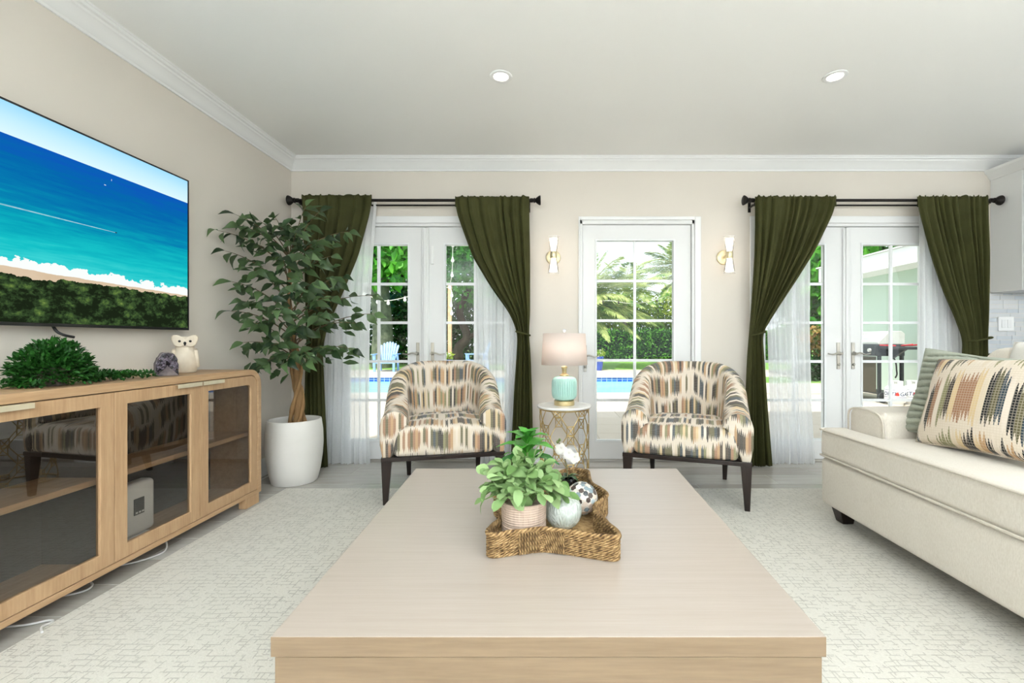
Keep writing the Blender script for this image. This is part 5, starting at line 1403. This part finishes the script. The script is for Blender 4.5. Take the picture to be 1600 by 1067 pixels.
tag(MB().box(-14, 3.555, 9.245, 13.195, -.6, GZ - .13).build('pool_water', WATER), 'turquoise swimming pool water beyond the glass doors', 'water', kind='stuff')

BARK2 = M_plain('grey_bark', '#6d7560', .9, c2='#4c5545', nscale=6, bscale=25, bstr=.6)
DKBARK = M_plain('dark_bark', '#3a3128', .9, c2='#2a241d', nscale=6, bscale=25, bstr=.6)
G_BRIGHT = M_leaf('bright_garden_leaf', '#2f8a1f', '#74c23c', .5, .35, 1.2, False)
G_MID = M_leaf('mid_garden_leaf', '#1f5a1c', '#4a9a30', .5, .3, 1.5, False)
G_DARK = M_leaf('dark_garden_leaf', '#0f3312', '#2c6a22', .5, .2, 1.5, False)
G_HEDGE = M_leaf('hedge_leaf', '#16490f', '#62a52c', .5, .25, 3, False, stops=(.42, .6))
G_YEL = M_leaf('sunny_leaf', '#5d9a2a', '#c3cc4a', .5, .3, 1.0, False)
G_CROTON = M_leaf('croton_leaf', '#4f7a2c', '#d9a06a', .5, .25, 6, False, stops=(.4, .62))
def blob(n, c, rad, hollow=.45):
    d = rv(n); r_ = rng.random(n) ** hollow
    return np.array(c) + d * r_[:, None] * np.array(rad), d
def bush_points(n, lo, hi):
    return np.array(lo) + rng.random((n, 3)) * (np.array(hi) - np.array(lo))
def foliage(name, pts, L, W, mat, parent, bias=(0, 0, .0), n_up=1.0):
    n = len(pts); pts = pts.copy(); pts[:, 2] = np.maximum(pts[:, 2], .03)
    return leaf_cloud(name, pts, rv(n) + np.array(bias), rv(n) * .8 + np.array([0, -.3, n_up]), L * (.7 + .6 * rng.random(n)), W * (.8 + .4 * rng.random(n)), mat, parent)
def trunk(parent, pts, r0, r1, mat, name='trunk'):
    MB().tube(catmull(pts, 6), lambda t: r0 + (r1 - r0) * t, 12).build(name, mat, parent, smooth=80)

# left garden view -------------------------------------------------
tx = P(596, 560, 17.6)
t = thing('broadleaf_tree', 'broad leaved tree with pale trunk behind the blue garden chair', 'tree', (tx.x, 17.6, 0))
trunk(t, [(tx.x, 17.6, 0), (tx.x + .05, 17.6, 1.5), (tx.x - .05, 17.6, 3.2), (tx.x + .1, 17.6, 5.2)], .42, .30, BARK2)
p1, _ = blob(1500, (tx.x + .1, 16.6, 4.5), (2.3, 1.2, 1.5)); p2, _ = blob(1500, (tx.x, 17.8, 6.2), (3.4, 2.4, 1.6))
foliage('crown', np.concatenate([p1, p2]), .38, .22, G_BRIGHT, t, (0, 0, -.5))
tx = P(722, 560, 18.5)
t = thing('crooked_tree', 'dark crooked tree behind the wooden light post', 'tree', (tx.x, 18.5, 0))
trunk(t, [(tx.x - .1, 18.5, 0), (tx.x - .15, 18.5, .7), (tx.x + .2, 18.5, 1.2), (tx.x - .1, 18.5, 2.2), (tx.x + .3, 18.5, 3.2)], .22, .12, DKBARK)
trunk(t, [(tx.x + .15, 18.5, 1.1), (tx.x + .8, 18.4, 1.5), (tx.x + 1.3, 18.4, 2.3)], .11, .06, DKBARK, 'branch')
p1, _ = blob(2600, (tx.x + .3, 18.2, 4.2), (2.6, 1.6, 1.7)); p2, _ = blob(900, (tx.x + 1.8, 17.2, 3.3), (1.0, .8, .9))
foliage('crown', np.concatenate([p1, p2]), .26, .13, G_MID, t, (0, 0, -.2))
for (x, y, r, h, lab) in ((-8.3, 20.6, 2.0, 3.3, 'dark shrub mass at the far left of the garden'), (-5.6, 21.0, 1.9, 3.6, 'dark shrub mass behind the broad leaved tree'), (-3.2, 21.2, 1.9, 3.0, 'dark shrub mass behind the crooked tree'), (-.9, 21.6, 1.7, 2.8, 'dark shrub mass left of the palm trees')):
    t = thing('garden_shrub', lab, 'shrub', (x, y, 0), 0, 'dark shrubs behind the pool')
    trunk(t, [(x, y, 0), (x + .1, y, .8), (x, y, 1.6)], .1, .05, DKBARK, 'stem')
    p1, d1_ = blob(3600, (x, y, h * .5), (r, 1.3, h * .62), .3)
    foliage('foliage', p1, .24, .12, G_DARK, t)
for (x, y, z, r, lab) in ((-7.5, 23.6, 5.5, 3.0, 'tall leafy tree at the far left beyond the pool'), (-3.4, 23.8, 5.6, 3.0, 'tall leafy tree beyond the wooden light post')):
    t = thing('background_tree', lab, 'tree', (x, y, 0), 0, 'tall trees beyond the pool')
    trunk(t, [(x, y, 0), (x + .2, y, 2.5), (x, y, 5)], .25, .14, DKBARK)
    p1, _ = blob(4200, (x, y, z), (r, 1.6, 3.2), .4)
    foliage('crown', p1, .3, .17, G_MID, t)
# middle: hedge, sunny shrubs and two palms
hg = thing('clipped_hedge', 'clipped green hedge behind the lawn', 'hedge', (6, 24, 0))
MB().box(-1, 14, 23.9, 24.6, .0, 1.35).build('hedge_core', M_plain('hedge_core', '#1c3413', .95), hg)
foliage('foliage', np.concatenate([bush_points(6500, (-1, 23.65, .02), (14, 23.9, 1.5)), bush_points(2500, (-1, 23.7, 1.3), (14, 24.6, 1.6))]), .17, .10, G_HEDGE, hg)
for (x, y, r, h, lab) in ((2.0, 26.5, 2.0, 4.2, 'sunny yellow green shrub left behind the hedge'), (5.2, 26.8, 2.1, 3.8, 'sunny yellow green shrub in the middle behind the hedge'), (8.4, 26.5, 2.1, 4.4, 'sunny yellow green shrub right behind the hedge')):
    t = thing('garden_shrub', lab, 'shrub', (x, y, 0), 0, 'sunny shrubs behind the hedge')
    trunk(t, [(x, y, 0), (x, y, 1)], .08, .05, DKBARK, 'stem')
    p1, _ = blob(4200, (x, y, h * .5), (r, 1.2, h * .6), .35); foliage('foliage', p1, .26, .13, G_YEL, t)
PALM1 = M_leaf('palm_leaf', '#4f7d26', '#c9d48e', .4, .3, 1.6, False, spec=.5, stops=(.40, .60))
PALMR = M_plain('palm_rib', '#9aa35c', .6)
def frond(parent, c, az, el, L, droop, seed, lw=.036):
    rn = random.Random(seed)
    d = Vector((math.cos(az) * math.cos(el), math.sin(az) * math.cos(el), math.sin(el)))
    pts = [c + d * (L * s_) + Vector((0, 0, -droop * L * s_ * s_)) for s_ in [i / 14 for i in range(15)]]
    m = MB().tube(pts, lambda t: .035 * (1 - .85 * t), 5)
    fr = m.build('frond', PALMR, parent)
    P_, D_, U_, LL = [], [], [], []
    for i in range(90):
        t = .12 + .88 * i / 89; k_ = min(int(t * 14), 13); p = pts[k_].lerp(pts[k_ + 1], t * 14 - k_); tg = (pts[k_ + 1] - pts[k_]).normalized()
        sd = tg.cross(Vector((0, 0, 1))); sd = sd.normalized() if sd.length > .05 else Vector((1, 0, 0)); upv = sd.cross(tg)
        for sg in (-1, 1):
            P_.append(p); D_.append(tg * (.55 + .6 * t) + sd * sg * .9 + upv * .15 + Vector((rn.gauss(0, .06), rn.gauss(0, .06), -.30 - rn.random() * .35))); U_.append(upv); LL.append(.75 * math.sin(PI * min(.95, .18 + t * .75)) * L / 3.2 * (.85 + .3 * rn.random()))
    leaf_cloud('leaflets', P_, D_, U_, np.array(LL) * 1.15, lw, PALM1, fr, .1)
def palm(label, px, py, Y, h, fr):
    c = P(px, py, Y); t = thing('palm_tree', label, 'palm tree', (c.x, Y, 0), 0, 'palm trees by the lawn')
    trunk(t, [(c.x - .15, Y + .1, 0), (c.x - .1, Y, c.z * .5), (c.x, Y, c.z)], .17, .12, M_plain('palm_bark_' + str(px), '#8b8272', .9, c2='#6d6456', nscale=8, bscale=20, bstr=.6))
    for i, (az, el, L, dr) in enumerate(fr): frond(t, c, math.radians(az), math.radians(el), L, dr, px + i)
palm('palm tree with drooping fronds at the left of the garden view', 905, 478, 17.5, 2.5,
     [(5, 70, 3.0, .25), (-20, 38, 3.4, .42), (-50, 10, 2.4, .45), (-12, 12, 3.1, .42), (25, 45, 3.2, .4), (60, 30, 3, .4), (-85, 25, 2.6, .5), (-125, 35, 3, .45), (160, 40, 3, .4), (110, 40, 3, .4), (-35, 55, 3.0, .42), (12, 22, 3.3, .40), (-60, -15, 1.9, .45), (-5, -8, 2.4, .38), (40, 75, 2.8, .2), (190, 20, 2.6, .4), (-25, 20, 2.6, .6), (-70, 45, 2.4, .7), (-8, 50, 3.6, .45), (-28, 5, 3.0, .35), (8, 8, 3.4, .35), (-45, 30, 3.2, .55), (-15, 62, 3.4, .35), (-38, -5, 2.5, .4)])
palm('bushy palm tree at the right of the garden view', 1078, 432, 19.0, 3.6,
     [(180, 50, 2.8, .40), (200, 25, 3.2, .45), (160, 30, 3.0, .45), (150, 60, 2.6, .3), (-100, 40, 2.8, .45), (-130, 55, 2.6, .35), (-60, 50, 2.8, .4), (100, 60, 2.8, .3), (20, 40, 3, .4), (-30, 45, 3, .4), (-145, 15, 2.8, .42), (-115, 5, 2.6, .4), (225, -5, 2.4, .4), (-80, 10, 2.6, .4), (185, 5, 2.8, .4), (90, 80, 2.4, .1), (-90, 75, 2.4, .2), (210, 70, 2.4, .25), (-160, 40, 3.0, .5)])
palm('slender palm tree between the two nearer palms', 978, 455, 25.6, 3.5,
     [(180, 40, 3.4, .45), (0, 40, 3.4, .45), (-90, 40, 3, .5), (-45, 30, 3.4, .5), (-135, 30, 3.4, .5), (45, 50, 3, .4), (135, 50, 3, .4), (-20, 10, 3.2, .45), (200, 10, 3.2, .45), (-70, 5, 2.8, .45), (-110, 5, 2.8, .45), (20, 65, 2.8, .3), (160, 65, 2.8, .3), (-90, 65, 2.8, .4)])
# right: shrubs and trees beside the wing of the house
for (c, rad, n, mat, L, lab) in (((7.9, 12.9, 3.4), (1.3, .9, 1.5), 1300, G_BRIGHT, .42, 'bright fern leaved tree left of the green house wing'), ((8.1, 13.4, 1.9), (1.2, .8, .9), 1200, G_MID, .36, 'mid green shrub under the fern leaved tree')):
    t = thing('garden_shrub', lab, 'shrub', (c[0], c[1], 0)); trunk(t, [(c[0], c[1], 0), (c[0] + .05, c[1], c[2] * .5), (c[0], c[1], c[2])], .09, .05, DKBARK, 'stem')
    p1, _ = blob(n, c, rad, .4); foliage('foliage', p1, L, L * .4, mat, t, (0, -.2, -.3))
t = thing('croton_bush', 'variegated pink and yellow bush beside the patio', 'shrub', (7.5, 12.2, 0)); trunk(t, [(7.5, 12.2, 0), (7.5, 12.2, .6)], .05, .03, DKBARK, 'stem')
p1, _ = blob(1500, (7.55, 12.2, 1.02), (.75, .4, .42), .4); foliage('foliage', p1, .16, .07, G_CROTON, t)
t = thing('clipped_hedge', 'low dark hedge under the variegated bush', 'hedge', (7.6, 12.0, 0))
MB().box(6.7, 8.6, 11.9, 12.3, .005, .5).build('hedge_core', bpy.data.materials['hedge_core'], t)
foliage('foliage', bush_points(2600, (6.65, 11.82, .03), (8.65, 12.3, .62)), .12, .07, G_DARK, t)
for (x, y, z, r, lab) in ((11.5, 17, 4.6, 2.6, 'leafy tree rising over the roof of the green wing'), (15.0, 15.5, 5.0, 2.8, 'leafy tree behind the green wing at the far right')):
    t = thing('background_tree', lab, 'tree', (x, y, 0), 0, 'trees behind the green wing'); trunk(t, [(x, y, 0), (x, y, 2.5), (x, y, 4.5)], .2, .12, DKBARK)
    p1, _ = blob(2600, (x, y, z), (r, 1.4, 2.2), .4); foliage('crown', p1, .34, .17, G_MID, t)

# wing of the house in pale green
MINT = M_plain('mint_stucco', '#c6d6c8', .85, c2='#c1d2c4', nscale=2, bscale=80, bstr=.15)
FXW = 6.5; zt2 = H + .2593 * FXW; zb2 = H + .2034 * FXW
wg = thing('house_wing', 'pale green house wing with white eave beyond the patio', 'house', (8.2, 8, GZ))
MB().box(7.02, 11, 4.3, 10.35, GZ, zt2 - .02).build('wall', MINT, wg)
MB().box(FXW, FXW + .03, 4.2, 10.82, zb2 + .04, zt2).box(FXW, 11, 10.79, 10.82, zb2 + .04, zt2).build('fascia', TRIM, wg)
MB().box(FXW + .03, 7.02, 4.2, 10.79, zb2 + .14, zb2 + .17).build('soffit', TRIM, wg)
MB().box(6.97, 7.019, 4.3, 10.37, zb2 + .03, zb2 + .139).build('frieze_board', TRIM, wg)
MB().add([(FXW - .03, 4.1, zt2 + .001), (11, 4.1, zt2 + .6), (11, 10.86, zt2 + .6), (FXW - .03, 10.86, zt2 + .001), (FXW - .03, 4.1, zt2 + .03), (11, 4.1, zt2 + .63), (11, 10.86, zt2 + .63), (FXW - .03, 10.86, zt2 + .03)],
         [(3, 2, 1, 0), (4, 5, 6, 7), (0, 1, 5, 4), (1, 2, 6, 5), (2, 3, 7, 6), (3, 0, 4, 7)]).build('roof', M_plain('white_roof', '#e2e2df', .7), wg)

# blue garden chairs
ABLUE = M_plain('blue_resin', '#86afe2', .45, c2='#7fa8dd', nscale=4)
def adirondack(label, loc, rz):
    t = thing('adirondack_chair', label, 'garden chair', loc, rz, 'blue garden chairs')
    for i in range(7):
        a = (i - 3) / 3; x0 = a * .20; x1 = a * .29; top = 1.02 - .12 * a * a
        p0 = Vector((x0, .30, .34)); p1 = Vector((x1, .30 + .26 * (top - .34) / .68, top))
        m = MB(); w = .034; dz = (p1 - p0)
        for (p, ww) in ((p0, w * .85), (p1, w * 1.2)): pass
        vs = []
        for p, ww in ((p0, w * .8), (p0.lerp(p1, .93), w * 1.2), (p1, w * .6)):
            vs += [(p.x - ww, p.y - .01, p.z), (p.x + ww, p.y - .01, p.z), (p.x + ww, p.y + .012, p.z), (p.x - ww, p.y + .012, p.z)]
        fs = [(3, 2, 1, 0), (8, 9, 10, 11)] + [(b_ + i_, b_ + (i_ + 1) % 4, b_ + 4 + (i_ + 1) % 4, b_ + 4 + i_) for b_ in (0, 4) for i_ in range(4)]
        m.add(vs, fs).build('back_slat', ABLUE, t, world=False)
    for i in range(5):
        y = -.22 + i * .115; z = .40 - .018 * i; MB().box(-.27, .27, y, y + .10, z - .02, z).build('seat_slat', ABLUE, t, world=False, bevel=.004)
    MB().box(-.28, .28, -.25, -.225, .28, .40).build('front_apron', ABLUE, t, world=False)
    for s in (-1, 1):
        MB().box(s * .36 - .06, s * .36 + .06, -.30, .42, .58, .602).build('armrest', ABLUE, t, world=False, bevel=.006)
        MB().frustum((s * .32, -.22, .0), .07, .05, (s * .33, -.24, .578), .09, .06).build('leg', ABLUE, t, world=False)
        MB().frustum((s * .30, .46, .0), .06, .08, (s * .30, .36, .578), .06, .06).build('leg', ABLUE, t, world=False)
    MB().box(-.28, .28, .40, .43, .52, .60).build('back_rail', ABLUE, t, world=False)
c = P(603, 580, 15.6); adirondack('light blue slatted garden chair facing the pool', (c.x, 15.6, GZ), math.radians(4))
c = P(741, 580, 15.8); adirondack('light blue garden chair turned sideways by the post', (c.x, 15.8, GZ), math.radians(-75))
# blue planters with flowers
BPOT = M_plain('blue_glaze', '#2b4fae', .2, c2='#22418f', nscale=8, coat=.5)
def bpot(label, px, Y, r=.16, h=.42):
    c = P(px, 570, Y); t = thing('garden_planter', label, 'planter', (c.x, Y, GZ), 0, 'blue garden planters')
    MB().lathe([(0, 0), (r * .62, 0), (r * .8, h * .3), (r * .98, h * .8), (r * 1.06, h * .97), (r, h), (r * .9, h), (r * .85, h * .85), (0, h * .85)], (c.x, Y, GZ), 28).build('pot', BPOT, t, smooth=40)
    p1, _ = blob(150, (c.x, Y, GZ + h + .10), (r * 1.2, r * 1.2, .13)); foliage('foliage', p1, .10, .05, G_YEL, t)
    p2, _ = blob(30, (c.x, Y - .03, GZ + h + .14), (r, r, .12)); foliage('flowers', p2, .05, .05, PET, t)
bpot('blue glazed planter with white flowers beside the wooden post', 700, 15.9, .15, .40)
bpot('dark blue glazed planter at the edge of the lawn', 936.5, 16.1, .15, .50)
# wooden post with festoon lights
LPOST = M_plain('pale_timber', '#c9a783', .7, c2='#b8946f', nscale=8)
c = P(703, 570, 16.2)
t = thing('light_post', 'pale wooden post carrying a string of lights', 'post', (c.x, 16.2, GZ))
zt3 = P(703, 446, 16.2).z
MB().box(c.x - .065, c.x + .065, 16.14, 16.26, GZ, zt3).build('timber', LPOST, t, bevel=.006)
MB().lathe([(0, 0), (.02, 0), (.02, .04), (0, .05)], (c.x, 16.2, zt3), 12).build('hook', BLACKIRON, t)
BULB = M_plain('bulb_glass', '#f1efe8', .1, coat=.6)
WIRE = M_plain('pale_wire', '#d8d4c8', .6)
def string_lights(label, pts, bulbs, r=.012, bs=1.0, bm_=None):
    t = thing('string_lights', label, 'string lights', pts[0], 0, 'garden string lights')
    path = catmull(pts, 10); MB().tube(path, r, 6).build('cable', WIRE, t, smooth=80)
    for f in bulbs:
        p = path[int(f * (len(path) - 1))]
        MB().lathe([(0, -.15), (.04, -.135), (.055, -.09), (.045, -.045), (.025, -.02), (.025, .03), (0, .03)] if bs == 1 else [(0, -.09), (.022, -.08), (.03, -.05), (.02, -.02), (.016, .02), (0, .02)], p, 14).build('bulb', bm_ or BULB, t, smooth=50)
string_lights('string of clear bulbs hanging down to the wooden post', [(-1.0, 4.85, 2.66), P(708, 340, 9.0), P(708, 365, 14.3), P(707.5, 386, 14.6), P(707, 410, 15.0), P(706, 430, 15.4), P(703, 447, 16.05), P(706, 458, 15.9), P(705, 475, 15.9), P(706, 488, 15.9)], [.30, .42, .54, .66, .78, .88, .98])
string_lights('string of lights drooping across the pale tree trunk', [P(560, 452, 15.5), P(585, 466, 15.5), P(600, 470, 15.5), P(618, 468, 15.6), P(640, 463, 15.9), P(670, 458, 16.0), P(702, 448, 16.1)], [.08, .22, .40, .62, .80])
string_lights('string of small bulbs in front of the palm fronds', [P(905, 484, 17.4), P(930, 472, 16.0), P(955, 470, 15.5), P(985, 474, 15.5), P(1020, 470, 16.5), P(1050, 458, 18), P(1076, 440, 18.9)], [.1, .25, .4, .55, .7, .85], .007, .6, DKBARK)

# gas grill with propane tanks
STEEL = M_plain('grill_steel', '#d3d4d1', .35, .35, c2='#c9cac6', nscale=10); GREY = M_plain('grill_dark', '#2e3436', .5, c2='#25292b', nscale=8); RED = M_plain('red_grip', '#c22530', .4)
gx0, gx1, gy0, gy1 = 5.76, 6.22, 7.85, 8.95
g = thing('gas_grill', 'steel gas grill with red handled tools beside the green wall', 'grill', (6, 8.4, GZ))
hood = [(gx0, .98), (gx0, 1.03), (gx0 + .17, 1.20), (gx0 + .22, 1.215), (gx1 - .06, 1.215), (gx1, 1.17), (gx1, .98)]
MB().extrude_poly(hood, lambda a, b: (a, gy0, b), lambda a, b: (a, gy1, b)).build('hood', STEEL, g, bevel=.012)
MB().tube([(gx0 + .06, gy0 + .25, 1.13), (gx0 + .02, gy0 + .25, 1.17), (gx0 + .02, gy1 - .25, 1.17), (gx0 + .06, gy1 - .25, 1.13)], .012, 8).build('hood_handle', STEEL, g)
MB().box(gx0 - .03, gx1, gy0 + .005, gy1 - .005, .78, .979).build('firebox', GREY, g, bevel=.01)
MB().box(gx0 - .06, gx0 - .031, gy0, gy1, .80, .96).build('control_panel', GREY, g, bevel=.006)
for q in range(4):
    MB().lathe([(0, 0), (.034, 0), (.030, .03), (0, .03)], seg=18).xf(Matrix.Translation((gx0 - .0605, gy0 + .12 + q * .26, .88)) @ Matrix.Rotation(-PI / 2, 4, 'Y')).build('knob', STEEL, g, smooth=40)
for x_, y_ in ((gx0 + .02, gy0 + .02), (gx1 - .05, gy0 + .02), (gx0 + .02, gy1 - .06), (gx1 - .05, gy1 - .06)):
    MB().box(x_, x_ + .045, y_, y_ + .045, .05, .78).build('leg', GREY, g)
MB().box(gx0 + .005, gx0 + .018, gy0 + .08, gy1 - .02, .14, .77).build('cart_door', M_plain('cart_door', '#4b4638', .6), g)
MB().box(gx0, gx1, gy0 + .01, gy1 - .01, .12, .14).build('cart_shelf', GREY, g)
for y_ in (gy0 - .02, gy1 - .02):
    MB().lathe([(.02, 0), (.085, .0), (.09, .012), (.09, .035), (.085, .047), (.02, .047)], seg=24).xf(Matrix.Translation((gx0 + .04, y_, .07)) @ Matrix.Rotation(PI / 2, 4, 'X')).build('wheel', GREY, g, smooth=40)
MB().box(gx0 + .02, gx1 + .0, gy0 - .42, gy0 - .001, .90, .945).build('side_shelf', GREY, g, bevel=.01)
MB().add([(gx0 + .2, gy0 - .001, .72), (gx0 + .24, gy0 - .001, .72), (gx0 + .24, gy0 - .001, .899), (gx0 + .2, gy0 - .001, .899), (gx0 + .2, gy0 - .33, .899), (gx0 + .24, gy0 - .33, .899)], [(0, 1, 2, 3), (0, 3, 4), (1, 5, 2), (0, 4, 5, 1), (3, 2, 5, 4)]).build('shelf_bracket', GREY, g)
MB().tube([(gx0 - .01, gy0 - .05, .97), (gx0 + .0, gy0 - .38, .965)], .011, 8).build('tool_rail', RED, g)
for q, (x_, y_) in enumerate(((gx0 + .12, gy0 - .36), (gx0 + .30, gy0 - .30))):
    MB().tube([(x_, y_ - .22, .985), (x_ + .01, y_ + .02, .965)], .013, 8).build('tool_grip', RED, g)
    MB().tube([(x_ + .01, y_ + .02, .962), (x_ + .02, y_ + .24, .952)], .006, 6).build('tool_shaft', GREY, g)
o = MB().tube(catmull([(6.0, 7.84, .8), (5.99, 7.76, .66), (5.97, 7.72, .55), (5.93, 7.66, .48), (5.86, 7.60, .43)], 8), .012, 8).build('gas_hose', BLK, g)
TANK = M_plain('tank_white', '#eceeed', .35)
INK = M_plain('tank_ink', '#26355f', .6); FLAME = M_plain('tank_flame', '#d8352c', .5)
def font_mesh(txt, size):
    cu = bpy.data.curves.new('lettering', 'FONT'); cu.body = txt; cu.size = size; cu.shear = .15; cu.offset = .0015
    cu.resolution_u = 3; ob = bpy.data.objects.new('tmp_text', cu); COL.objects.link(ob)
    dg = bpy.context.evaluated_depsgraph_get(); me = bpy.data.meshes.new_from_object(ob.evaluated_get(dg))
    vs = [v.co.copy() for v in me.vertices]; fs = [tuple(p.vertices) for p in me.polygons]
    bpy.data.objects.remove(ob); bpy.data.meshes.remove(me); bpy.data.curves.remove(cu)
    return vs, fs
def tank(label, x, y):
    r = .155; t = thing('propane_tank', label, 'propane tank', (x, y, GZ), 0, 'white propane tanks')
    MB().lathe([(.10, 0), (.105, .0), (.105, .035), (.13, .045), (r, .09), (r, .25), (.145, .285), (.11, .315), (.05, .335), (0, .338)], (x, y, GZ), 32).build('cylinder', TANK, t, smooth=40)
    a0 = math.atan2(-y, -x)            # turned to face the house doors
    m = MB()
    for i in range(24):
        a = a0 + .5 + (2 * PI - 1.0) * i / 23; m.v.append((x + .10 * math.cos(a), y + .10 * math.sin(a), GZ + .31)); m.v.append((x + .10 * math.cos(a), y + .10 * math.sin(a), GZ + .40)); m.uv += [(0, 0), (0, 0)]
    m.f = [(2 * i, 2 * i + 2, 2 * i + 3, 2 * i + 1) for i in range(23)]
    m.build('collar', TANK, t, solid=.006)
    MB().lathe([(0, .335), (.025, .335), (.025, .38), (.04, .382), (.04, .395), (0, .397)], (x, y, GZ), 14).build('valve', STEEL, t, smooth=40)
    def wrap(vs, ang0, zc):
        return [(x + (r + .002) * math.cos(a0 + ang0 + v[0] / r), y + (r + .002) * math.sin(a0 + ang0 + v[0] / r), GZ + zc + v[1]) for v in vs]
    vs, fs = font_mesh('ORTI', .085); MB().add(wrap(vs, -1.22, .165), fs).build('lettering', INK, t)
    vs, fs = font_mesh('GAS', .085); MB().add(wrap(vs, .36, .165), fs).build('lettering', INK, t)
    fl_ = [(-.022, 0), (.022, 0), (.028, .02), (.015, .05), (.004, .075), (-.006, .05), (-.016, .058), (-.028, .022)]
    MB().add(wrap([(p + .01, q) for p, q in fl_], .10, .163), [tuple(range(8))]).build('flame_mark', FLAME, t)
    for zc in (.135, .255):
        ln = [(-.2 + .4 * i / 20, d) for i in range(21) for d in (0, .006)]
        MB().add(wrap(ln, 0, zc), [(2 * i, 2 * i + 2, 2 * i + 3, 2 * i + 1) for i in range(20)]).build('printed_line', INK, t)
tank('white propane tank with lettering under the grill shelf, nearer the wheel', 5.83, 7.56)
tank('white propane tank with lettering under the grill shelf, nearer the wall', 6.16, 7.60)
